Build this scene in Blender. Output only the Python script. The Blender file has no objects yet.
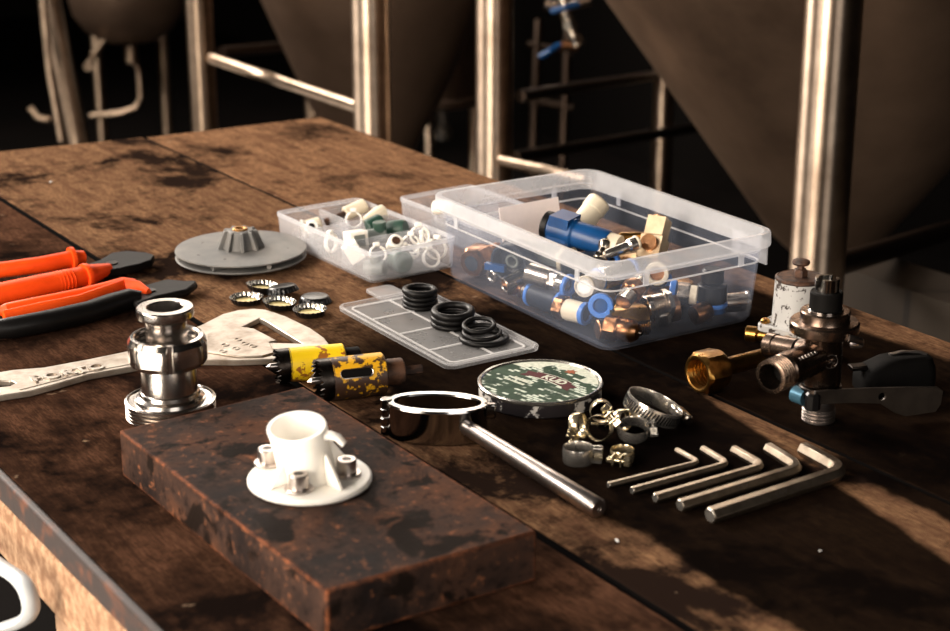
import bpy, bmesh, math, random
from mathutils import Vector, Matrix
from mathutils.geometry import tessellate_polygon
from math import pi, sin, cos, radians as R, hypot, atan2

S = bpy.context.scene
COL = S.collection
random.seed(7)
TZ = 0.80                       # height of the workbench top above the floor
# ------------------------------------------------------------------ camera
FPX, HC = 1722.0, 0.52
PITCH = math.atan(577 / 1722); YAW = atan2(1210, hypot(1722, 577))
FW = Vector((sin(YAW) * cos(PITCH), cos(YAW) * cos(PITCH), -sin(PITCH)))
RT = Vector((cos(YAW), -sin(YAW), 0)); UP = RT.cross(FW)
CAMP = Vector((0, 0, HC + TZ))
cam_data = bpy.data.cameras.new('camera'); cam = bpy.data.objects.new('camera', cam_data); COL.objects.link(cam)
cam_data.sensor_width = 36; cam_data.lens = 36 * FPX / 950; cam_data.clip_start = 0.05
cam.matrix_world = Matrix((RT, UP, -FW)).transposed().to_4x4(); cam.location = CAMP
cam_data.dof.use_dof = True; cam_data.dof.focus_distance = 1.49; cam_data.dof.aperture_fstop = 7.6
S.camera = cam
# ------------------------------------------------------------------ world, light, exposure
w = bpy.data.worlds.new('world'); S.world = w; w.use_nodes = True
w.node_tree.nodes['Background'].inputs[0].default_value = (0.9, 0.75, 0.62, 1)
w.node_tree.nodes['Background'].inputs[1].default_value = 0.004
def area(name, loc, target, sx, sy, power, col):
    l = bpy.data.lights.new(name, 'AREA'); l.shape = 'RECTANGLE'; l.size = sx; l.size_y = sy
    l.energy = power; l.color = col
    o = bpy.data.objects.new(name, l); COL.objects.link(o); o.location = loc
    o.rotation_euler = (Vector(target) - Vector(loc)).to_track_quat('-Z', 'Y').to_euler()
    return o
area('daylight_window_far', (0.2, 4.9, 2.7), (0.8, 1.9, 0.8), 1.8, 1.3, 185, (1.0, 0.90, 0.80))
area('daylight_window_back', (3.0, 4.5, 2.95), (0.9, 1.0, 0.8), 2.2, 1.3, 50, (1.0, 0.89, 0.77))
area('daylight_doorway', (-1.9, 0.55, 1.24), (0.8, 0.75, 1.24), 1.5, 2.4, 150, (1.0, 0.87, 0.73))
area('daylight_window_high', (-1.3, 2.3, 2.7), (0.75, 1.15, 0.8), 0.8, 0.8, 40, (1.0, 0.92, 0.84))
area('fill_light_front', (-0.2, -2.4, 2.0), (0.8, 1.1, 0.85), 1.8, 1.5, 24, (1.0, 0.93, 0.86))  # unseen fill light, added to brighten metal facing the viewer
vs = S.view_settings
vs.view_transform = 'Standard'; vs.look = 'None'; vs.exposure = 0.5; vs.gamma = 1; vs.use_curve_mapping = False

# ------------------------------------------------------------------ placing
def P(px, py, z=0.0):
    """point of the horizontal plane z above the bench top that the photo shows at px,py"""
    d = FW * FPX + RT * (px - 475) + UP * (315.5 - py)
    return CAMP + d * ((z - HC) / d.z)
def PD(px, py, depth):
    return CAMP + (FW * FPX + RT * (px - 475) + UP * (315.5 - py)) * (depth / FPX)
def PX(px, py, x=None, y=None):
    d = FW * FPX + RT * (px - 475) + UP * (315.5 - py)
    t = (x - CAMP.x) / d.x if x is not None else (y - CAMP.y) / d.y
    return CAMP + d * t
# ------------------------------------------------------------------ materials
def newmat(name):
    m = bpy.data.materials.new(name); m.use_nodes = True
    nt = m.node_tree; return m, nt, nt.nodes['Principled BSDF']
def node(nt, typ, **kw):
    n = nt.nodes.new(typ)
    for k, v in kw.items():
        if k in ('op',): n.operation = v
        else: setattr(n, k, v)
    return n
def coords(nt, scale=(1, 1, 1), loc=(0, 0, 0), rot=(0, 0, 0), world=False):
    if world:
        g = node(nt, 'ShaderNodeNewGeometry'); out = g.outputs['Position']
    else:
        g = node(nt, 'ShaderNodeTexCoord'); out = g.outputs['Object']
    mp = node(nt, 'ShaderNodeMapping'); nt.links.new(out, mp.inputs[0])
    mp.inputs['Scale'].default_value = scale; mp.inputs['Location'].default_value = loc; mp.inputs['Rotation'].default_value = rot
    return mp.outputs[0]
def noise(nt, vec, scale, detail=4, rough=0.55, dist=0.0):
    n = node(nt, 'ShaderNodeTexNoise'); n.inputs['Scale'].default_value = scale; n.inputs['Detail'].default_value = detail
    n.inputs['Roughness'].default_value = rough; n.inputs['Distortion'].default_value = dist
    nt.links.new(vec, n.inputs['Vector']); return n.outputs['Fac']
def ramp(nt, fac, stops):
    r = node(nt, 'ShaderNodeValToRGB'); e = r.color_ramp.elements
    while len(e) < len(stops): e.new(0.5)
    for i, (p, c) in enumerate(stops):
        e[i].position = p; e[i].color = (*c, 1) if len(c) == 3 else c
    nt.links.new(fac, r.inputs[0]); return r.outputs[0]
def mixc(nt, fac, a, b, mode='MIX'):
    m = node(nt, 'ShaderNodeMix', data_type='RGBA', blend_type=mode)
    for sck, v in ((m.inputs['Factor'], fac), (m.inputs[6], a), (m.inputs[7], b)):
        if hasattr(v, 'is_linked'): nt.links.new(v, sck)
        elif isinstance(v, tuple): sck.default_value = (*v, 1) if len(v) == 3 else v
        else: sck.default_value = v
    return m.outputs[2]
def mth(nt, op, a, b=0.0, c=None):
    m = node(nt, 'ShaderNodeMath', op=op)
    for i, v in enumerate((a, b, c)):
        if v is None: continue
        if hasattr(v, 'is_linked'): nt.links.new(v, m.inputs[i])
        else: m.inputs[i].default_value = v
    return m.outputs[0]
def bump(nt, bs, h, strength=0.3, dist=0.001):
    b = node(nt, 'ShaderNodeBump'); b.inputs['Strength'].default_value = strength; b.inputs['Distance'].default_value = dist
    nt.links.new(h, b.inputs['Height']); nt.links.new(b.outputs[0], bs.inputs['Normal'])
def sr(r, g, b):
    f = lambda v: (v / 255 / 12.92) if v / 255 <= 0.04045 else ((v / 255 + 0.055) / 1.055) ** 2.4
    return (f(r), f(g), f(b))
def mk(name, col, rough=0.5, metal=0.0, col2=None, scale=40, lo=0.4, hi=0.6, bmp=0.0, bscale=200, rvar=0.0, aniso=None, spec=None):
    m, nt, bs = newmat(name)
    bs.inputs['Roughness'].default_value = rough; bs.inputs['Metallic'].default_value = metal
    if spec is not None: bs.inputs['Specular IOR Level'].default_value = spec
    bs.inputs['Base Color'].default_value = (*col, 1)
    v = coords(nt)
    if col2 is not None:
        n = noise(nt, v, scale, 5, 0.6)
        nt.links.new(ramp(nt, n, [(lo, col), (hi, col2)]), bs.inputs['Base Color'])
        if rvar:
            nt.links.new(mth(nt, 'MULTIPLY_ADD', n, rvar, rough - rvar * 0.5), bs.inputs['Roughness'])
    if bmp: bump(nt, bs, noise(nt, v, bscale, 4), bmp)
    return m
M = {}
M['steel'] = mk('brushed_stainless', sr(196, 190, 184), 0.22, 1, sr(160, 152, 146), 60, 0.35, 0.75, 0.03, 300, 0.1)
M['chrome'] = mk('polished_chrome', sr(176, 174, 172), 0.13, 1, sr(150, 148, 145), 30, 0.4, 0.7)
M['rodsteel'] = mk('satin_rod_steel', sr(205, 196, 190), 0.3, 1, sr(165, 155, 150), 80, 0.35, 0.7, 0.05, 250, 0.1)
M['keysteel'] = mk('hex_key_steel', sr(190, 175, 156), 0.36, 1, sr(150, 136, 120), 90, 0.35, 0.7, 0.04, 300)
M['darksteel'] = mk('dark_oily_steel', sr(70, 64, 60), 0.35, 1, sr(40, 34, 30), 90, 0.4, 0.65, 0.1, 250)
M['valvesteel'] = mk('worn_bronze_steel', sr(128, 110, 97), 0.27, 1, sr(84, 69, 60), 70, 0.4, 0.7, 0.06, 250, 0.15)
M['wrenchletter'] = mk('worn_raised_letter', sr(206, 198, 188), 0.35, 0.85, sr(150, 136, 122), 120, 0.42, 0.66)
M['leversteel'] = mk('dull_lever_steel', sr(54, 47, 41), 0.42, 0.6, sr(40, 34, 30), 60, 0.4, 0.7)
M['wrench'] = mk('worn_nickel_wrench', sr(182, 172, 160), 0.42, 0.8, sr(134, 120, 106), 45, 0.42, 0.72, 0.12, 220, 0.2)
M['brass'] = mk('tarnished_brass', sr(178, 134, 70), 0.3, 1, sr(112, 78, 38), 60, 0.4, 0.7, 0.08, 220, 0.2)
M['palebrass'] = mk('pale_brass', sr(226, 202, 168), 0.35, 0.5, sr(198, 168, 130), 60, 0.4, 0.7)
M['zincgold'] = mk('yellow_zinc', sr(208, 194, 164), 0.22, 0.9, sr(150, 136, 108), 120, 0.4, 0.7)
M['zinc'] = mk('bright_zinc', sr(220, 215, 207), 0.22, 0.92, sr(160, 155, 148), 120, 0.4, 0.7)
M['copperbrass'] = mk('reddish_brass', sr(176, 128, 92), 0.3, 1, sr(120, 84, 56), 90, 0.4, 0.7)
M['nickel'] = mk('nickel_plated', sr(205, 195, 182), 0.25, 1, sr(165, 150, 135), 100, 0.4, 0.7)
M['black'] = mk('black_rubber', sr(11, 10, 10), 0.42, 0, sr(17, 15, 15), 60, 0.4, 0.7, spec=0.22)
M['blackmatte'] = mk('matte_black_rubber', sr(9, 8, 7), 0.65, 0, sr(14, 12, 11), 40, 0.4, 0.7, 0.15, 120, spec=0.08)
M['blackgloss'] = mk('black_enamel', sr(14, 13, 13), 0.3, 0)
M['grey'] = mk('grey_cast_plastic', sr(100, 100, 99), 0.55, 0, sr(126, 122, 117), 26, 0.35, 0.7, 0.12, 160, spec=0.25)
M['white'] = mk('white_nylon', sr(242, 237, 228), 0.4, 0, sr(234, 227, 214), 30, 0.4, 0.7)
for k_ in ('white',):
    q_ = M[k_].node_tree.nodes['Principled BSDF']; q_.inputs['Subsurface Weight'].default_value = 0.6; q_.inputs['Subsurface Scale'].default_value = 0.010; q_.inputs['Subsurface Radius'].default_value = (1.0, 0.96, 0.9)
M['cream'] = mk('cream_plastic', sr(226, 214, 190), 0.45, 0, sr(205, 190, 164), 30, 0.4, 0.7)
M['blue'] = mk('blue_plastic', sr(18, 74, 130), 0.35, 0, sr(12, 56, 104), 30, 0.4, 0.7)
M['lightblue'] = mk('light_blue_ring', sr(70, 125, 205), 0.35)
M['slateblue'] = mk('slate_black_plastic', sr(34, 42, 54), 0.4)
M['green'] = mk('dark_green_plastic', sr(34, 66, 54), 0.45, 0, sr(60, 84, 74), 40, 0.45, 0.65)
M['greyitem'] = mk('grey_plastic', sr(110, 116, 112), 0.45)
M['silverliner'] = mk('bright_tin', sr(225, 220, 208), 0.22, 1)
M['goldliner'] = mk('golden_cap_liner', sr(196, 178, 120), 0.45, 0.4)
M['orange'] = mk('orange_grip', sr(246, 84, 22), 0.5, 0, sr(222, 66, 14), 30, 0.45, 0.75, 0.06, 300, spec=0.2)
M['jawsteel'] = mk('blackened_steel', sr(20, 17, 16), 0.5, 0.1, sr(12, 11, 10), 60, 0.4, 0.7, 0.1, 150, spec=0.12)
M['rust'] = mk('rusty_shank', sr(92, 62, 44), 0.6, 0.3, sr(48, 34, 28), 90, 0.4, 0.6, 0.3, 200)
M['bronze'] = mk('bronze_bush', sr(176, 128, 70), 0.35, 1)
M['pole'] = mk('tank_leg_stainless', sr(214, 192, 170), 0.26, 1, sr(176, 154, 134), 20, 0.4, 0.7, 0.02, 60)
for k_ in ('pole',):
    nt_ = M[k_].node_tree; q_ = nt_.nodes['Principled BSDF']; tg = nt_.nodes.new('ShaderNodeTangent'); tg.direction_type = 'RADIAL'; tg.axis = 'Z'
    nt_.links.new(tg.outputs[0], q_.inputs['Tangent']); q_.inputs['Anisotropic'].default_value = 0.9; q_.inputs['Anisotropic Rotation'].default_value = 0.25
    for l_ in list(q_.inputs['Roughness'].links): nt_.links.remove(l_)
    q_.inputs['Roughness'].default_value = 0.40
M['pole_shaded'] = M['pole'].copy(); M['pole_shaded'].name = 'tank_leg_shaded'  # copy of the leg steel with shade put into its colour
for e_ in [n_ for n_ in M['pole_shaded'].node_tree.nodes if n_.type == 'VALTORGB'][0].color_ramp.elements: e_.color = (e_.color[0] * .42, e_.color[1] * .40, e_.color[2] * .38, 1)
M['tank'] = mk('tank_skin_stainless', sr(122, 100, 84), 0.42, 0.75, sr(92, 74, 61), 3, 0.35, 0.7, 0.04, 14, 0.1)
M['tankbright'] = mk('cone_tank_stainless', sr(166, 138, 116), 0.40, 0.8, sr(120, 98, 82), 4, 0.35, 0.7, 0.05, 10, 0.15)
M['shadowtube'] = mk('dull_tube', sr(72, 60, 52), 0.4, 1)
M['redmaroon'] = mk('maroon_ribbon', sr(74, 20, 26), 0.5, spec=0.08)
M['labelwhite'] = mk('label_white', sr(214, 214, 200), 0.6, 0, sr(180, 188, 170), 300, 0.4, 0.65, spec=0.08)
M['rustred'] = mk('label_hop_red', sr(150, 84, 58), 0.55, spec=0.08)
M['chairwhite'] = mk('white_chair_plastic', sr(178, 182, 184), 0.4)

def clear(name, tint, lo, hi, rough=0.18):
    m, nt, bs = newmat(name)
    bs.inputs['Base Color'].default_value = (*tint, 1); bs.inputs['Roughness'].default_value = rough
    tr = node(nt, 'ShaderNodeBsdfTransparent'); tr.inputs[0].default_value = (0.97, 0.97, 0.98, 1)
    lw = node(nt, 'ShaderNodeLayerWeight'); lw.inputs[0].default_value = 0.35
    n = noise(nt, coords(nt), 35, 4)
    f = mth(nt, 'MULTIPLY_ADD', lw.outputs['Facing'], hi - lo, lo)
    f = mth(nt, 'MULTIPLY', f, mth(nt, 'MULTIPLY_ADD', n, 0.5, 0.75))
    tl = node(nt, 'ShaderNodeBsdfTranslucent'); tl.inputs[0].default_value = (*tint, 1)
    m2 = node(nt, 'ShaderNodeMixShader'); m2.inputs[0].default_value = 0.3; nt.links.new(bs.outputs[0], m2.inputs[1]); nt.links.new(tl.outputs[0], m2.inputs[2])
    mx = node(nt, 'ShaderNodeMixShader'); nt.links.new(f, mx.inputs[0]); nt.links.new(tr.outputs[0], mx.inputs[1]); nt.links.new(m2.outputs[0], mx.inputs[2])
    nt.links.new(mx.outputs[0], nt.nodes['Material Output'].inputs[0])
    return m
M['clear'] = clear('clear_bin_plastic', (0.62, 0.70, 0.88), 0.03, 0.12)
M['rim'] = clear('clear_rim_plastic', (0.86, 0.87, 0.90), 0.24, 0.6)
M['cardpale'] = clear('pale_card_plastic', (0.92, 0.85, 0.83), 0.8, 0.9, 0.5)
M['milky'] = clear('milky_box_plastic', (0.88, 0.89, 0.92), 0.13, 0.42, 0.3)
M['lidplastic'] = clear('frosted_lid_plastic', (0.80, 0.79, 0.79), 0.15, 0.42, 0.35)
M['lidpanel'] = clear('frosted_lid_ridge', (0.88, 0.87, 0.86), 0.40, 0.7, 0.35)

def wood(name, light, dark, stain, lo=0.38, hi=0.66, off=0.0, oil=None, painted_shade=0.0):
    m, nt, bs = newmat(name)
    geo = node(nt, 'ShaderNodeNewGeometry'); sx = node(nt, 'ShaderNodeSeparateXYZ'); nt.links.new(geo.outputs['Position'], sx.inputs[0])
    v = coords(nt, (16, 2.2, 16), (off, off * 2, 0), world=True)
    g = noise(nt, v, 5.0, 9, 0.68, 0.5)
    fine = noise(nt, coords(nt, (90, 14, 90), world=True), 6.0, 6, 0.7)
    vb = coords(nt, (1, 0.8, 1), (off * 1.7, off, 0), world=True)
    blot = noise(nt, vb, 9.0, 9, 0.68, 0.25)
    mott = noise(nt, coords(nt, (1, 1, 1), (off, 4, 0), world=True), 42, 7, 0.72)
    c = ramp(nt, g, [(0.32, dark), (0.66, light)])
    c = mixc(nt, ramp(nt, fine, [(0.42, (0.75,) * 3), (0.6, (0, 0, 0))]), c, dark)
    c = mixc(nt, ramp(nt, mott, [(0.34, (0.6,) * 3), (0.48, (0, 0, 0))]), c, stain)
    # light falloff put into the colour: stains spread towards the near end
    if painted_shade: blot = mth(nt, 'ADD', blot, mth(nt, 'MULTIPLY', mth(nt, 'SUBTRACT', sx.outputs[1], 1.75), painted_shade))
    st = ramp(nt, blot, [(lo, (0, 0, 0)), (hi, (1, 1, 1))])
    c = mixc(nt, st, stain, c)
    spk = noise(nt, coords(nt, (1, 1, 1), (3, 1, 0), world=True), 48, 3, 0.5)
    c = mixc(nt, mth(nt, 'MULTIPLY', ramp(nt, spk, [(0.72, (0, 0, 0)), (0.77, (1, 1, 1))]), 0.3), c, sr(190, 160, 132))
    bs.inputs['Specular IOR Level'].default_value = 0.0
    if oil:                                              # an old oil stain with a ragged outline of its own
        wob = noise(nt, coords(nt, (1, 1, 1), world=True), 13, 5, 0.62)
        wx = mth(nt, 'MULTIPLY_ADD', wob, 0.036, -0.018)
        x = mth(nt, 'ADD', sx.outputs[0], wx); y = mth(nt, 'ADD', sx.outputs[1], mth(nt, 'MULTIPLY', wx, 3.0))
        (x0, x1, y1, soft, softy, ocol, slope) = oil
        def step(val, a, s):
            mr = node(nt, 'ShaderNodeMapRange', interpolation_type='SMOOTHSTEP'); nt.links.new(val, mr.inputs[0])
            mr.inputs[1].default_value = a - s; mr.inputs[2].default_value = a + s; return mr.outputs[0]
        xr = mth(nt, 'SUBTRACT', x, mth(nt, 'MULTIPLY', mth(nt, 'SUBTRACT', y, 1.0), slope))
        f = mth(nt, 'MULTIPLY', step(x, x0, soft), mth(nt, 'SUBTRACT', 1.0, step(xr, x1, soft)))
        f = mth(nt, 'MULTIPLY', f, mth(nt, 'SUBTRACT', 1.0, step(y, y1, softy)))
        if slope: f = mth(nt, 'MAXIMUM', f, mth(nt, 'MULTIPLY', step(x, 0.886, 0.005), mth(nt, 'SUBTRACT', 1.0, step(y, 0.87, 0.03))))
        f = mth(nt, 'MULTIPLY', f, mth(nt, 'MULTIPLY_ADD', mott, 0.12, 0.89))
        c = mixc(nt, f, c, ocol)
    nt.links.new(c, bs.inputs['Base Color'])
    nt.links.new(ramp(nt, blot, [(0.3, (0.5,) * 3), (0.7, (0.7,) * 3)]), bs.inputs['Roughness'])
    h = mth(nt, 'ADD', mth(nt, 'MULTIPLY', g, 0.6), mth(nt, 'MULTIPLY', fine, 0.5))
    bump(nt, bs, h, 0.3, 0.002)
    return m
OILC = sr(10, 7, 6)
M['plank_left'] = wood('bench_wood_left', sr(100, 69, 51), sr(52, 35, 27), sr(20, 14, 12), 0.36, 0.54, 0.3, painted_shade=0.055)
M['plank_mid'] = wood('bench_wood_middle', sr(144, 110, 80), sr(80, 56, 42), sr(32, 23, 19), 0.41, 0.50, 1.1, oil=(0.690, 0.900, 1.33, 0.004, 0.07, OILC, 0.2), painted_shade=0.03)
M['plank_right'] = wood('bench_wood_right', sr(156, 118, 86), sr(88, 62, 46), sr(32, 23, 19), 0.36, 0.50, 2.3, oil=(0.90, 1.135, 1.28, 0.008, 0.10, OILC, 0.0), painted_shade=0.08)
M['painted_shade'] = mk('seam_shade', sr(12, 9, 8), 0.9, 0, spec=0.05)  # dark colour on the plank sides, standing for the shade in the gaps
M['edgewood'] = mk('raw_edge_wood', sr(122, 88, 62), 0.8, 0, sr(166, 134, 104), 85, 0.42, 0.64, 0.6, 90)
M['chamfer'] = mk('worn_grey_edge', sr(44, 34, 31), 0.6, 0, sr(92, 54, 34), 60, 0.5, 0.72, 0.3, 90)
M['legwood'] = mk('bench_leg_wood', sr(150, 120, 94), 0.7, 0, sr(120, 92, 70), 30, 0.4, 0.7, 0.2, 60)

def rustblock():
    m, nt, bs = newmat('rusty_steel')
    v = coords(nt); a = noise(nt, v, 14, 7, 0.65, 0.3); b = noise(nt, v, 120, 6, 0.7); c3 = noise(nt, v, 26, 5, 0.6, 0.5)
    c = ramp(nt, a, [(0.36, sr(32, 27, 26)), (0.5, sr(56, 42, 36)), (0.64, sr(80, 54, 41))])
    c = mixc(nt, ramp(nt, b, [(0.34, (1, 1, 1)), (0.46, (0, 0, 0))]), c, sr(30, 24, 22))
    c = mixc(nt, ramp(nt, b, [(0.58, (0, 0, 0)), (0.70, (1, 1, 1))]), c, sr(122, 78, 54))
    c = mixc(nt, ramp(nt, c3, [(0.54, (0, 0, 0)), (0.6, (1, 1, 1))]), c, sr(27, 21, 18))
    # worn orange rust along the arrises: follows the edges of the block itself
    bv = node(nt, 'ShaderNodeBevel', samples=4); bv.inputs[0].default_value = 0.004
    gm = node(nt, 'ShaderNodeNewGeometry'); dt = node(nt, 'ShaderNodeVectorMath', operation='DOT_PRODUCT')
    nt.links.new(bv.outputs[0], dt.inputs[0]); nt.links.new(gm.outputs['True Normal'], dt.inputs[1])
    e = ramp(nt, dt.outputs['Value'], [(0.86, (1, 1, 1)), (0.985, (0, 0, 0))])
    e = mth(nt, 'MULTIPLY', e, ramp(nt, b, [(0.4, (0.1,) * 3), (0.6, (1, 1, 1))]))
    c = mixc(nt, e, c, sr(150, 86, 52))
    nt.links.new(c, bs.inputs['Base Color'])
    bs.inputs['Metallic'].default_value = 0.0; bs.inputs['Specular IOR Level'].default_value = 0.02
    nt.links.new(ramp(nt, a, [(0.3, (0.45,) * 3), (0.7, (0.72,) * 3)]), bs.inputs['Roughness'])
    bump(nt, bs, mth(nt, 'ADD', a, mth(nt, 'MULTIPLY', b, 0.5)), 0.5, 0.002)
    return m
M['rustblock'] = rustblock()
def chipped(name, paint, under, scale, t, metal=0.0, rough=0.45):
    m, nt, bs = newmat(name); v = coords(nt)
    n = noise(nt, v, scale, 6, 0.68, 0.2)
    f = ramp(nt, n, [(t - 0.012, (0, 0, 0)), (t + 0.012, (1, 1, 1))])
    nt.links.new(mixc(nt, f, paint, under), bs.inputs['Base Color']); bs.inputs['Roughness'].default_value = rough
    bs.inputs['Metallic'].default_value = metal
    bump(nt, bs, f, -0.3, 0.0005); return m
M['chipwhite'] = chipped('chipped_white_paint', sr(168, 167, 165), sr(52, 44, 40), 130, 0.575)
M['yellow'] = chipped('scuffed_yellow_paint', sr(214, 160, 24), sr(58, 38, 26), 60, 0.50)
M['yellowclean'] = chipped('bright_yellow_paint', sr(244, 206, 24), sr(150, 92, 34), 55, 0.57)
M['tinside'] = chipped('tin_wall_torn_paper', sr(40, 36, 38), sr(206, 202, 196), 38, 0.55, 0.0, 0.3)
q0_, q1_ = P(524, 372, .013), P(578, 391, .013); LABANG = -atan2(q1_.y - q0_.y, q1_.x - q0_.x)
def labelmat():
    m, nt, bs = newmat('green_label_print')
    v = coords(nt, (1, 1, 1), (0.31, 0.17, 0), (0, 0, LABANG))
    br = node(nt, 'ShaderNodeTexBrick'); nt.links.new(v, br.inputs['Vector'])
    br.inputs['Scale'].default_value = 72; br.inputs['Mortar Size'].default_value = 0.03; br.inputs['Bias'].default_value = -0.1
    br.inputs['Color1'].default_value = (0, 0, 0, 1); br.inputs['Color2'].default_value = (1, 1, 1, 1); br.inputs['Mortar'].default_value = (0, 0, 0, 1)
    n = noise(nt, coords(nt), 60, 4, 0.6)
    f = mth(nt, 'MULTIPLY', ramp(nt, br.outputs[0], [(0.5, (0, 0, 0)), (0.56, (1, 1, 1))]), ramp(nt, n, [(0.42, (0, 0, 0)), (0.5, (1, 1, 1))]))
    g = ramp(nt, n, [(0.3, sr(30, 50, 36)), (0.7, sr(66, 84, 68))])
    nt.links.new(mixc(nt, f, g, sr(206, 214, 200)), bs.inputs['Base Color']); bs.inputs['Roughness'].default_value = 0.6; bs.inputs['Specular IOR Level'].default_value = 0.08
    return m
M['label'] = labelmat()
def tilemat():
    m, nt, bs = newmat('wall_tiles')
    g = node(nt, 'ShaderNodeNewGeometry'); sx = node(nt, 'ShaderNodeSeparateXYZ'); nt.links.new(g.outputs['Position'], sx.inputs[0])
    cx = node(nt, 'ShaderNodeCombineXYZ'); nt.links.new(mth(nt, 'ADD', sx.outputs[1], sx.outputs[0]), cx.inputs[0]); nt.links.new(sx.outputs[2], cx.inputs[1])
    br = node(nt, 'ShaderNodeTexBrick'); nt.links.new(cx.outputs[0], br.inputs['Vector'])
    br.inputs['Scale'].default_value = 1.0; br.inputs['Brick Width'].default_value = 0.2; br.inputs['Row Height'].default_value = 0.13
    br.inputs['Mortar Size'].default_value = 0.006
    br.inputs['Color1'].default_value = (*sr(54, 46, 38), 1); br.inputs['Color2'].default_value = (*sr(47, 40, 33), 1); br.inputs['Mortar'].default_value = (*sr(36, 31, 27), 1)
    nt.links.new(br.outputs[0], bs.inputs['Base Color']); bs.inputs['Roughness'].default_value = 0.5
    return m
M['tiles'] = tilemat()
M['floor'] = mk('dark_brewery_floor', sr(15, 12, 11), 0.8, 0, sr(10, 9, 8), 3, 0.4, 0.7, 0.1, 20, spec=0.03)
M['darkwall'] = mk('dark_wall_paint', sr(13, 11, 10), 0.9, spec=0.03)

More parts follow.
